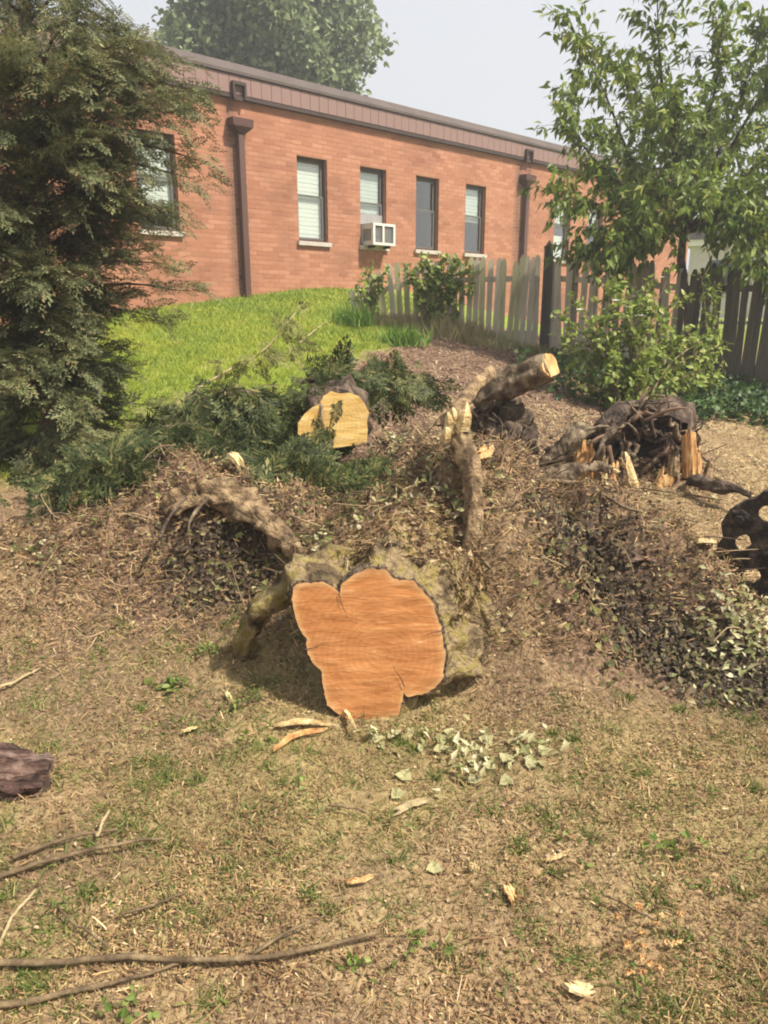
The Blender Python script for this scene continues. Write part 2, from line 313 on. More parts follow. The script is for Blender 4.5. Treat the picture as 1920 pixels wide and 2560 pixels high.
def mesh_obj(name, V, faces, m, parent=None, smooth=False, origin=None):
    V = np.asarray(V, float)
    if origin is not None: V = V - np.asarray(origin)
    me = np_mesh(name, V, faces, smooth); me.materials.append(MATS[m])
    o = bpy.data.objects.new(name, me)
    if origin is not None: o.location = origin
    return link(o, parent)
def thing(name, label, cat, loc=(0, 0, 0), rz=0.0, group=None):
    o = bpy.data.objects.new(name, None); o.empty_display_size = .1; COL.objects.link(o)
    o.location = loc; o.rotation_euler = (0, 0, rz)
    return tag(o, label, cat, group)
def tag(o, label=None, cat=None, group=None, kind=None):
    for k, v in (('label', label), ('category', cat), ('group', group), ('kind', kind)):
        if v: o[k] = v
    return o
def rel(P, root): return np.asarray(P, float) - np.asarray(root.location)

class MB:
    def __init__(s): s.V = []; s.T = []; s.Q = []; s.n = 0
    def add(s, V, T=None, Q=None):
        V = np.asarray(V, float)
        if T is not None and len(T): s.T.append(np.asarray(T) + s.n)
        if Q is not None and len(Q): s.Q.append(np.asarray(Q) + s.n)
        s.V.append(V); s.n += len(V); return s
    def box(s, a, b, Mx=None):
        x0, y0, z0 = a; x1, y1, z1 = b
        V = np.array([(x0, y0, z0), (x1, y0, z0), (x1, y1, z0), (x0, y1, z0), (x0, y0, z1), (x1, y0, z1), (x1, y1, z1), (x0, y1, z1)], float)
        if Mx is not None: V = V @ Mx[0].T + Mx[1]
        return s.add(V, Q=[(0, 3, 2, 1), (4, 5, 6, 7), (0, 1, 5, 4), (1, 2, 6, 5), (2, 3, 7, 6), (3, 0, 4, 7)])
    def tube(s, P, R, seg=8, lump=0.0, seed=0, cap=True, ridge=0.0):
        P = np.asarray(P, float); n = len(P); R = np.broadcast_to(np.asarray(R, float), (n,))
        T = np.gradient(P, axis=0); T /= np.linalg.norm(T, axis=1)[:, None] + 1e-9
        up = np.array([0.13, 0.31, 0.94]) if abs(T[0][2]) < .8 else np.array([1., .2, .1])
        X = np.cross(T[0], up); X /= np.linalg.norm(X)
        V = []
        th = np.linspace(0, 2 * pi, seg, endpoint=False)
        for i in range(n):
            X = X - T[i] * (X @ T[i]); X /= np.linalg.norm(X) + 1e-9; Yv = np.cross(T[i], X)
            ring = P[i] + R[i] * (np.cos(th)[:, None] * X + np.sin(th)[:, None] * Yv)
            V.append(ring)
        V = np.concatenate(V)
        if lump > 0:
            rr = np.repeat(R, seg)
            V = V + (V - np.repeat(P, seg, axis=0)) * (lump * (vnoise3(V * 9 + seed * 3.7, seed) + .6 * vnoise3(V * 26 + seed, seed + 3)))[:, None]
        if ridge > 0:
            arc = np.r_[0, np.cumsum(np.linalg.norm(np.diff(P, axis=0), axis=1))]
            q = np.stack([np.tile(np.cos(th), n) * 3.2, np.tile(np.sin(th), n) * 3.2, np.repeat(arc, seg) * 9 + seed], -1)
            V = V + (V - np.repeat(P, seg, axis=0)) * (ridge * (vnoise3(q, seed + 1) + .7 * vnoise3(q * [2.3, 2.3, 1.5], seed + 2)))[:, None]
        i = np.arange(n - 1)[:, None] * seg; j = np.arange(seg)[None, :]; jn = (j + 1) % seg
        Q = np.stack([i + j, i + jn, i + seg + jn, i + seg + j], -1).reshape(-1, 4)
        s.add(V, Q=Q)
        if cap:
            base = s.n - len(V)
            c0 = V[:seg].mean(0); c1 = V[-seg:].mean(0)
            s.V += [np.array([c0, c1])]
            k = np.arange(seg); kn = (k + 1) % seg
            s.T.append(np.stack([kn + base, k + base, np.full(seg, s.n)], -1))
            s.T.append(np.stack([k + base + (n - 1) * seg, kn + base + (n - 1) * seg, np.full(seg, s.n + 1)], -1))
            s.n += 2
        return s
    def get(s):
        V = np.concatenate(s.V); f = []
        if s.T: f.append(np.concatenate(s.T))
        if s.Q: f.append(np.concatenate(s.Q))
        return V, f
    def obj(s, name, m, parent=None, smooth=False, origin=None):
        V, f = s.get(); return mesh_obj(name, V, f, m, parent, smooth, origin)

def smooth_path(P, n):
    """Catmull-Rom through the points"""
    P = np.asarray(P, float)
    if len(P) == 2: return P[0] + (P[1] - P[0]) * np.linspace(0, 1, n)[:, None]
    Q = np.vstack([2 * P[0] - P[1], P, 2 * P[-1] - P[-2]])
    out = []
    for t in np.linspace(0, len(P) - 1 - 1e-6, n):
        i = int(t); u = t - i; a, b, c, d = Q[i:i + 4]
        out.append(.5 * (2 * b + (c - a) * u + (2 * a - 5 * b + 4 * c - d) * u * u + (3 * b - a - 3 * c + d) * u ** 3))
    return np.array(out)
def unit(v): v = np.asarray(v, float); return v / (np.linalg.norm(v, axis=-1, keepdims=True) + 1e-9)
def basis(Y, Zhint):
    Y = unit(Y); X = unit(np.cross(Y, Zhint)); Z = np.cross(X, Y)
    return np.stack([X, Y, Z], -1)
def scatter(tv, tf, pos, R, sc):
    """copies of one template merged into one mesh"""
    n = len(pos); sc = np.asarray(sc, float); 
    if sc.ndim == 1: sc = sc[:, None, None]
    else: sc = sc[:, None, :]
    V = np.einsum('nij,nkj->nki', R, tv[None] * sc) + pos[:, None, :]
    Fc = (tf[None] + (np.arange(n) * len(tv))[:, None, None]).reshape(-1, tf.shape[1])
    return V.reshape(-1, 3), Fc
def rand_unit(n):
    v = rng.normal(size=(n, 3)); return unit(v)

# leaf templates, unit length along +y
LANCE_V = np.array([(0, 0, 0), (-.16, .35, .06), (0, .38, 0), (.16, .35, .06), (0, 1, -.12)]); LANCE_F = np.array([(0, 2, 1), (0, 3, 2), (1, 2, 4), (2, 3, 4)])
OVAL_V = np.array([(0, 0, 0), (-.30, .28, .05), (-.26, .66, .04), (0, .5, 0), (.26, .66, .04), (.30, .28, .05), (0, 1, -.08)])
OVAL_F = np.array([(0, 3, 1), (1, 3, 2), (2, 3, 6), (6, 3, 4), (4, 3, 5), (5, 3, 0)])
IVY_V = np.array([(0, 0, 0), (-.42, .12, .08), (-.30, .45, .03), (-.18, .62, .04), (0, 1, -.1), (.18, .62, .05), (.30, .45, .02), (.42, .12, .09), (0, .4, -.03)])
IVY_F = np.array([(0, 8, 1), (1, 8, 2), (2, 8, 3), (3, 8, 4), (4, 8, 5), (5, 8, 6), (6, 8, 7), (7, 8, 0)])
BLADE_V = np.array([(-.5, 0, 0), (.5, 0, 0), (.32, .55, .06), (-.32, .55, .06), (0, 1, -.02)]); BLADE_F3 = np.array([(0, 1, 2), (0, 2, 3), (3, 2, 4)])
STRIP_V = np.array([(-.5, 0, 0), (.5, 0, 0), (-.5, .5, .02), (.5, .5, .02), (-.3, 1, -.01), (.3, 1, -.01)]); STRIP_F = np.array([(0, 1, 3, 2), (2, 3, 5, 4)])
CHIP_V = np.array([(-.5, -.5, 0), (.5, -.42, 0), (.45, .5, 0), (-.4, .42, 0), (-.42, -.4, .16), (.4, -.36, .2), (.38, .4, .14), (-.36, .36, .2)])
CHIP_F = np.array([(0, 3, 2, 1), (4, 5, 6, 7), (0, 1, 5, 4), (1, 2, 6, 5), (2, 3, 7, 6), (3, 0, 4, 7)])

def spray_template(nax=11, droop=.22, seed=1, fat=1.0):
    """a flat feathery conifer spray of thin scale-leaf strips"""
    r = np.random.default_rng(seed); V = []; T = []
    def dia(a, b, wd):
        a = np.array(a); b = np.array(b); d = b - a; s = unit(np.array([d[1], -d[0], 0.0])) * wd * fat
        c = a + d * .5; k = len(V); V.extend([a, c + s, b, c - s]); T.extend([(k, k + 1, k + 2), (k, k + 2, k + 3)])
    for i in range(nax):
        t = i / nax; y = .06 + t * .86
        dia((0, y - .06, 0), (0, y + .06, 0), .012)
        for sgn in (-1, 1):
            L = (.34 * (1 - t) ** .7 + .08) * r.uniform(.75, 1.2); an = radians(r.uniform(30, 60))
            e = np.array([sgn * sin(an) * L, y + cos(an) * L, r.uniform(-.05, .05)])
            dia((0, y, 0), e, .015)
            m = np.array([0, y, 0]) * .5 + e * .5
            for q in (-1, 1):
                a2 = an * sgn + q * radians(r.uniform(28, 45)); l2 = L * r.uniform(.35, .55)
                dia(m, m + np.array([sin(a2) * l2, cos(a2) * l2, r.uniform(-.04, .04)]), .014)
    dia((0, .9, 0), (0, 1.06, 0), .022)
    V = np.array(V); V[:, 2] -= droop * V[:, 1] ** 2
    return V, np.array(T)
SPRAYS = [spray_template(7, .22, 1, 1.5), spray_template(6, .32, 2, 1.5), spray_template(8, .12, 3, 1.4)]
FAT_SPRAYS = [spray_template(10, .30, 4, 1.7), spray_template(9, .42, 5, 1.8), spray_template(11, .2, 6, 1.6)]
def sprays(pos, dirs, up, sc, SPRAYS=SPRAYS):
    """merge sprays at pos pointing along dirs"""
    pos = np.asarray(pos); R = basis(dirs, up); V = []; T = []; n = 0
    pick = rng.integers(0, 3, len(pos))
    for k in range(3):
        s = pick == k
        if not s.any(): continue
        v, f = scatter(SPRAYS[k][0], SPRAYS[k][1], pos[s], R[s], sc[s]); V.append(v); T.append(f + n); n += len(v)
    return np.concatenate(V), np.concatenate(T)

# ------------------------------------------------------------------ ground
def build_ground():
    def axis(parts):
        a = [np.arange(p, q, s) for p, q, s in parts]; return np.unique(np.round(np.concatenate(a), 4))
    xs = axis([(-150, -40, 22), (-40, -8, 4), (-8, -3.4, .3), (-3.4, 3.6, .03), (3.6, 9, .3), (9, 41, 4), (41, 151, 22)])
    ys = axis([(-150, -20, 26), (-20, 0, 4), (0, 1.0, .2), (1.0, 6.5, .03), (6.5, 18, .2), (18, 42, 3), (42, 151, 22)])
    X, Y = np.meshgrid(xs, ys); Z = h(X, Y)
    V = np.stack([X, Y, Z], -1).reshape(-1, 3); nx, ny = len(xs), len(ys)
    i = np.arange(ny - 1)[:, None] * nx; j = np.arange(nx - 1)[None, :]
    Q = np.stack([i + j, i + j + 1, i + nx + j + 1, i + nx + j], -1).reshape(-1, 4)
    me = np_mesh('ground', V, Q, True); me.materials.append(MATS['ground'])
    z = zones(V[:, 0], V[:, 1]).astype(np.float32)
    ca = me.color_attributes.new('zone', 'FLOAT_COLOR', 'POINT'); ca.data.foreach_set('color', z.ravel())
    o = link(bpy.data.objects.new('ground', me)); o['kind'] = 'structure'; o['label'] = 'dry trampled yard rising to a green lawn and a mulch bank'
def sstep(a, b, x): t = np.clip((x - a) / (b - a), 0, 1); return t * t * (3 - 2 * t)
def zones(x, y):
    n1 = fbm(x * 1.1, y * 1.1, 41, 4); n2 = fbm(x * .9, y * .9, 57, 4)
    edge = -0.35 + 0.42 * (y - 7.0) * (y < 20) * .6
    bankR = np.interp(y, [5.0, 6.3, 7.6, 9.0, 10.5, 13, 16, 25], [-1.15, -.80, -.45, -.05, .15, .2, 9, 30])
    lawn = sstep(.25, -.25, x - bankR + n1 * .5) * sstep(4.7, 5.4, y + n2 * .5)
    lawn = np.maximum(lawn, sstep(3.4, 4.2, x + n1) * sstep(6.0, 7.0, y + n2) * .35)
    lawn = np.maximum(lawn, sstep(15, 17, y))
    green = np.clip(lawn + sstep(.15, .42, n2) * .16 * (y < 5), 0, 1)
    mulch = sstep(-.2, .25, x - bankR + n1 * .4) * sstep(5.2, 6.2, y + n1) * sstep(3.1, 2.2, x + n2 * .6) * (y < 16)
    soil = mound(x, y) * (.62 + .9 * n2) + np.exp(-(((x - 1.45) / .6) ** 2 + ((y - 2.75) / .32) ** 2)) * (.75 + n1) + sstep(.02, .35, n1) * .75 * (y < 5); soil = np.clip(soil, 0, .95)  # middle ellipse paints dark soil plus shade over the right foreground
    red = (np.exp(-(((x - .75) / .40) ** 2 + ((y - 1.55) / .14) ** 2)) + .7 * np.exp(-(((x - .95) / .3) ** 2 + ((y - 1.38) / .12) ** 2))) * sstep(-.3, .2, n1 + .1) * .8
    return np.stack([green, np.clip(np.maximum(mulch, soil + soil_shade(x, y)), 0, 1), np.clip(red, 0, 1), soil_shade(x, y) * np.clip(.9 + n1, 0, 1)], -1)
build_ground()

# ------------------------------------------------------------------ brick building
WA = radians(47.2); WD = np.array([sin(WA), cos(WA), 0]); WN = np.array([cos(WA), -sin(WA), 0])   # along the wall, outwards
WP = np.array([-2.4725, 13.57, 0.0])
WR = np.stack([WD, -WN, np.array([0, 0, 1.])], -1)          # local x along wall, y into the building, z up
T0, T1, ZB, ZF = -7.5, 16.5, 0.9, 4.97
WIN_Z0, WIN_Z1, WIN_W = 2.80, 4.245, 0.69
WINS = [-1.82, 1.25, 2.75, 4.28, 5.83, 9.22, 10.75]
bld = thing('brick_building', 'long single-storey orange brick building with narrow windows and brown metal eaves', 'building', WP, pi / 2 - WA)
def bbox_part(name, m, a, b, parent=bld): return MB().box(a, b).obj(name, m, parent)
def build_building():
    DEP = 9.0
    mb = MB()
    edges = sorted([T0, T1] + [e for t in WINS for e in (t, t + WIN_W)])
    for a, b in zip(edges[:-1], edges[1:]):
        if any(abs(a - t) < 1e-6 for t in WINS):
            mb.box((a, .012, ZB), (b, .25, WIN_Z0)); mb.box((a, .012, WIN_Z1), (b, .25, ZF + .1))
        else: mb.box((a, .012, ZB), (b, .25, ZF + .1))
    mb.box((T0, DEP - .25, ZB), (T1, DEP, ZF + .1)); mb.box((T0, .252, ZB), (T0 + .25, DEP - .252, ZF + .1)); mb.box((T1 - .25, .252, ZB), (T1, DEP - .252, ZF + .1))
    mb.obj('wall', 'mortar', bld)
    # real bricks laid in running bond, proud of the mortar
    ch, bl, jt = .0765, .2335, .010
    P0 = []; P1 = []
    for r, z in enumerate(np.arange(ZB, ZF - .02, ch)):
        z1 = z + ch - jt; off = (bl / 2) * (r % 2)
        for x in np.arange(T0 - off, T1, bl):
            segs = [(max(x, T0), min(x + bl - jt, T1))]
            if z1 > WIN_Z0 and z < WIN_Z1:
                for t in WINS:
                    ns = []
                    for a, b in segs:
                        if b <= t or a >= t + WIN_W: ns.append((a, b))
                        else:
                            if a < t: ns.append((a, t))
                            if b > t + WIN_W: ns.append((t + WIN_W, b))
                    segs = ns
            for a, b in segs:
                if b - a > .012: P0.append((a, z)); P1.append((b, z1))
    P0 = np.array(P0); P1 = np.array(P1); n = len(P0); pr = rng.uniform(.0080, .0102, n)
    V = np.zeros((n, 8, 3))
    for k, (i, j, y) in enumerate([(0, 0, 0), (1, 0, 0), (1, 1, 0), (0, 1, 0), (0, 0, 1), (1, 0, 1), (1, 1, 1), (0, 1, 1)]):
        V[:, k, 0] = (P1 if i else P0)[:, 0]; V[:, k, 2] = (P1 if j else P0)[:, 1]; V[:, k, 1] = .05 if y else pr
    fq = np.array([(0, 1, 2, 3), (1, 5, 6, 2), (4, 0, 3, 7), (3, 2, 6, 7), (4, 5, 1, 0)])
    Q = (fq[None] + (np.arange(n) * 8)[:, None, None]).reshape(-1, 4)
    o = mesh_obj('brick_courses', V.reshape(-1, 3), Q, 'brick', bld); o['kind'] = 'stuff'
    # roof and eaves
    roof = MB(); prof = [(-.10, 5.285), (-.10, 5.33), (.02, 5.47), (.40, 5.60), (4.5, 5.95), (DEP + .1, 5.6), (DEP + .1, 5.285)]
    V = np.array([(t, y, z) for t in (T0 - .1, T1 + .1) for y, z in prof]); k = len(prof)
    roof.add(V, Q=[(i, (i + 1) % k, (i + 1) % k + k, i + k) for i in range(k)])
    ro = roof.obj('roof', 'roof_metal', bld)
    me = ro.data; bm = bmesh.new(); bm.from_mesh(me); bmesh.ops.holes_fill(bm, edges=bm.edges, sides=20); bmesh.ops.recalc_face_normals(bm, faces=bm.faces); bm.to_mesh(me); bm.free()
    bbox_part('soffit', 'soffit', (T0, -.075, 4.93), (T1, .011, 4.985))
    bbox_part('fascia_board', 'soffit', (T0, -.055, 4.99), (T1, .011, 5.283))
    pm = None; pw = .205
    for i in range(int((T1 - T0) / pw)):
        if pm is None:
            po = MB().box((.004, -.010, 0), (pw - .004, 0, .275)).obj('fascia_panel', 'fascia_metal', bld); pm = po.data
        else: po = link(bpy.data.objects.new('fascia_panel', pm), bld)
        po.location = (T0 + i * pw, -.058 - rng.uniform(0, .003), 4.998)
    # downpipes with conductor heads and the scuppers above them
    for t in (.03, 7.90):
        d = MB(); d.box((t - .055, -.125, 1.45), (t + .055, -.025, 4.47))
        for z in (2.1, 3.2, 4.2): d.box((t - .085, -.03, z), (t + .085, -.003, z + .05))
        d.box((t - .06, -.26, 1.44), (t + .06, -.128, 1.54))
        do = d.obj('downpipe', 'metal_brown', bld)
        hd = MB(); a = np.array([(-.19, -.20), (.19, -.20), (.19, -.004), (-.19, -.004)]); b = np.array([(-.07, -.14), (.07, -.14), (.07, -.004), (-.07, -.004)])
        V = np.concatenate([np.c_[b + [t, 0], np.full(4, 4.40)], np.c_[a + [t, 0], np.full(4, 4.50)], np.c_[a * [1.06, 1] + [t, 0], np.full(4, 4.62)]])
        hd.add(V, Q=[(0, 1, 5, 4), (1, 2, 6, 5), (2, 3, 7, 6), (3, 0, 4, 7), (4, 5, 9, 8), (5, 6, 10, 9), (6, 7, 11, 10), (7, 4, 8, 11), (8, 9, 10, 11)])
        hd.obj('conductor_head', 'metal_head', do)
        sc_ = MB(); sc_.box((t - .13, -.14, 5.12), (t + .13, -.0755, 5.17)); sc_.box((t - .13, -.14, 4.92), (t - .09, -.0755, 5.118)); sc_.box((t + .09, -.14, 4.92), (t + .13, -.0755, 5.118)); sc_.box((t - .088, -.10, 4.90), (t + .088, -.0757, 4.96))
        sc_.obj('scupper', 'soffit', bld)
    # windows
    rm = bpy.data.meshes
    for i, t in enumerate(WINS):
        a, b = t, t + WIN_W; zc = (WIN_Z0 + WIN_Z1) / 2 + .06
        wn = MB(); y0, y1 = .10, .16
        wn.box((a, y0, WIN_Z0), (a + .035, y1, WIN_Z1)); wn.box((b - .035, y0, WIN_Z0), (b, y1, WIN_Z1))
        wn.box((a + .036, y0, WIN_Z1 - .05), (b - .036, y1, WIN_Z1)); wn.box((a + .036, y0, WIN_Z0), (b - .036, y1, WIN_Z0 + .04))
        wo = wn.obj('window', 'frame_brown', bld)
        s = MB(); 
        for z0, z1, yy in ((zc, WIN_Z1 - .052, .126), (WIN_Z0 + .042, zc + .035, .104)):
            s.box((a + .037, yy, z0), (a + .075, yy + .018, z1)); s.box((b - .075, yy, z0), (b - .037, yy + .018, z1))
            s.box((a + .076, yy, z0), (b - .076, yy + .018, z0 + .034)); s.box((a + .076, yy, z1 - .034), (b - .076, yy + .018, z1))
        s.obj('sash', 'frame_grey', wo)
        for z0, z1, yy in ((zc + .03, WIN_Z1 - .08, .134), (WIN_Z0 + .07, zc + .005, .112)):
            MB().box((a + .07, yy, z0), (b - .07, yy + .004, z1)).obj('pane', 'window_glass', wo)
        MB().box((a - .04, -.05, WIN_Z0 - .075), (b + .04, .0985, WIN_Z0 - .002)).obj('sill', 'stone_sill', wo)
        rb = MB(); rb.box((a - .3, .9, WIN_Z0 - .5), (b + .3, .92, WIN_Z1 + .4)); rb.box((a - .3, .251, WIN_Z0 - .5), (a - .28, .9, WIN_Z1 + .4)); rb.box((b + .28, .251, WIN_Z0 - .5), (b + .3, .9, WIN_Z1 + .4)); rb.box((a - .28, .251, WIN_Z1 + .38), (b + .28, .9, WIN_Z1 + .4)); rb.box((a - .28, .251, WIN_Z0 - .5), (b + .28, .9, WIN_Z0 - .48))
        rb.obj('room_lining', 'room_dark', wo)
        drop = [1.0, 1.40, .92, 0, .72, .5, .6][i]; bm_ = ['blind_bright', 'blind_bright', 'blind', 'blind', 'blind', 'blind_bright', 'blind'][i]
        if drop:
            bmb = MB(); nsl = max(2, int(drop / .07))
            for q in range(nsl):
                zz = WIN_Z1 - .05 - q * drop / nsl
                bmb.box((a + .045, .17 + .004 * (q % 2), zz - drop / nsl + .004), (b - .045, .176 + .004 * (q % 2), zz))
            bmb.obj('blind', bm_, wo)
        if i == 5:
            MB().box((a + .06, .18, WIN_Z0 + .05), (b - .06, .19, WIN_Z0 + .60)).obj('pale_sheet', 'blind_bright', wo)  # pale sheet behind the lower pane
    # window air conditioner: a thing of its own sitting in the third opening
    a = WINS[2] + .06; wdt = WIN_W - .10; z0 = WIN_Z0 + .002; hh = .40
    loc = WR @ np.array([a, 0, z0]) + WP
    ac = thing('window_air_conditioner', 'white window air conditioner jutting out over a stone sill of the brick wall', 'air conditioner', loc, pi / 2 - WA)
    c = MB(); wdt2 = 0; c.box((0, -0.280, .0), (wdt, .10, .02)); c.box((0, -0.280, hh - .02), (wdt, .10, hh)); c.box((0, -0.279, .021), (.02, .10, hh - .021)); c.box((wdt - .02, -0.279, .021), (wdt, .10, hh - .021)); c.box((.021, -0.200, .021), (wdt - .021, .10, hh - .021))
    c.obj('casing', 'ac_white', ac)
    f = MB(); f.box((.0, -0.300, .0), (.05, -0.281, hh)); f.box((wdt - .05, -0.300, 0), (wdt, -0.281, hh)); f.box((.051, -0.300, 0), (wdt - .051, -0.281, .045)); f.box((.051, -0.300, hh - .045), (wdt - .051, -0.281, hh)); f.box((wdt * .42, -0.300, .046), (wdt * .5, -0.281, hh - .046))
    f.obj('rear_frame', 'ac_white', ac)
    g = MB()
    for z in np.arange(.055, hh - .05, .022): g.box((.05, -0.276, z), (wdt - .05, -0.270, z + .008))
    g.box((.022, -0.240, .022), (wdt - .022, -0.230, hh - .022)); g.obj('coil_grille', 'ac_grey', ac)
    sv = MB()
    for k in range(6): sv.box((-.004, -0.230 + k * .04, .08), (-.0005, -0.210 + k * .04, .30))
    sv.obj('side_vents', 'black_rubber', ac)
    bbk = MB(); bbk.box((.08, -0.240, -.05), (.11, -.055, -.002)); bbk.box((wdt - .11, -0.240, -.05), (wdt - .08, -.055, -.002)); bbk.obj('support_bracket', 'black_rubber', ac)
    pn = MB(); pn.box((-.02, .099, hh + .001), (wdt + .02, .118, hh + .20)); pn.obj('filler_panel', 'ac_grey', ac)
build_building()

def far_building():
    a = at(685, 300, 34); b = at(860, 300, 31); d = b - a; ang = math.atan2(d[1], d[0]); L = np.linalg.norm(d[:2])
    r = thing('low_building', 'low pale building with flat dark roof beyond the end of the brick one', 'building', (a[0], a[1], 1.2), ang)
    MB().box((0, 0, 0), (L, 8, 3.0)).obj('wall', 'plaster_pale', r)
    MB().box((-.3, -.4, 3.25), (L + .3, 8.4, 4.05)).obj('roof', 'roof_metal', r)
    MB().box((-.2, -.3, 3.003), (L + .2, 8.3, 3.247)).obj('trim_board', 'blind_bright', r)
    for k in range(3):
        wv = MB().box((.8 + k * 2.6, -.04, 1.0), (1.9 + k * 2.6, -.002, 2.4)).obj('window', 'room_dark', r)
        MB().box((.7 + k * 2.6, -.09, .9), (2.0 + k * 2.6, -.003, .995)).obj('sill', 'stone_sill', wv)
far_building()

# ------------------------------------------------------------------ picket fences
def picket_mesh(wd=.088, hh=1.42, seed=0):
    z = [0, .5 * hh, hh - .07, hh]; x = [wd / 2, wd / 2, wd / 2, wd * .2]; V = []
    for zz, xx in zip(z, x):
        for sx, yy in ((-1, -.009), (1, -.009), (1, .009), (-1, .009)): V.append((sx * xx, yy, zz))
    Q = []
    for k in range(3): Q += [(4 * k + i, 4 * k + (i + 1) % 4, 4 * k + 4 + (i + 1) % 4, 4 * k + 4 + i) for i in range(4)]
    Q += [(3, 2, 1, 0), (12, 13, 14, 15)]
    return np.array(V), np.array(Q)
def fence(label, px, mats, lean, pitch, hh, wd=.10, posts=()):
    pts = np.array([at(*p) for p in px]); root = thing('picket_fence', label, 'fence', (pts[0][0], pts[0][1], pts[0][2] - hh))
    V, Q = picket_mesh(wd, hh); ms = {}
    for m in set(mats): me = np_mesh('picket', V, Q); me.materials.append(MATS[m]); ms[m] = me
    seglen = np.r_[0, np.cumsum(np.linalg.norm(np.diff(pts[:, :2], axis=0), axis=1))]; n = int(seglen[-1] / pitch)
    for i in range(n + 1):
        s = i * pitch; x, y, zt = (np.interp(s, seglen, pts[:, c]) for c in range(3))
        k = min(np.searchsorted(seglen, s, 'right') - 1, len(pts) - 2); d = pts[k + 1] - pts[k]; rz = math.atan2(d[1], d[0])
        o = link(bpy.data.objects.new('picket', ms[mats[rng.integers(len(mats))]]), root)
        nrm = np.array([sin(rz), -cos(rz)]) * .03
        o.location = rel((x + nrm[0], y + nrm[1], zt - hh + rng.uniform(-.06, .04)), root); o.rotation_euler = (rng.normal() * .03, lean(i, n) + rng.normal() * .032, rz + rng.normal() * .10)
    for dz in (.30, hh - .30):
        mb = MB()
        for k in range(len(pts) - 1):
            a = pts[k] - [0, 0, dz]; b = pts[k + 1] - [0, 0, dz]
            d = unit(b - a); Yv = unit(np.cross([0, 0, 1], d)); Zv = np.cross(d, Yv); L = np.linalg.norm(b - a)
            mb.box((0, -.012, -.04), (L, .022, .04), (np.stack([d, Yv, Zv], -1), a))
        mb.obj('rail', mats[0], root).location = -np.asarray(root.location)
    for (p, top) in posts:
        x, y, zt = at(*p); z = zt - 1.9; mb = MB(); wdt = .055
        mb.box((x - wdt, y - wdt, z), (x + wdt, y + wdt, zt)); c = .062; mb2 = MB(); mb2.box((x - c, y - c, zt + .002), (x + c, y + c, zt + .025)); c *= .8
        mb2.add(np.array([(x - c, y - c, zt + .026), (x + c, y - c, zt + .026), (x + c, y + c, zt + .026), (x - c, y + c, zt + .026), (x, y, zt + .11)]), T=[(0, 1, 4), (1, 2, 4), (2, 3, 4), (3, 0, 4)])
        po = mb.obj('post', 'post_dark', root); po.location = -np.asarray(root.location); mb2.obj('post_cap', 'post_dark', po)
    return root
fence('weathered pale picket fence, its end pickets leaning, running up to the brick wall', [(366, 290, 12.15), (386, 269, 12.05), (410, 262, 11.95), (470, 259, 11.8), (540, 257, 11.6)], ['picket_wood', 'picket_wood', 'picket_green'], lambda i, n: -.20 * max(0, 1 - i / 9), .102, 1.40, .086)
fence('grey picket fence with dark capped post, running behind the white-flowered shrub', [(552, 257, 11.5), (610, 259, 11.0), (682, 264, 10.3)], ['picket_wood', 'picket_grey'], lambda i, n: 0, .104, 1.45, .09, posts=[((549, 248, 11.45), 0)])
fence('old picket fence coloured dark for the shade under the leafy tree', [(688, 265, 10.2), (772, 262, 9.3), (900, 262, 8.4)], ['picket_shaded'], lambda i, n: 0, .086, 1.55, .09)

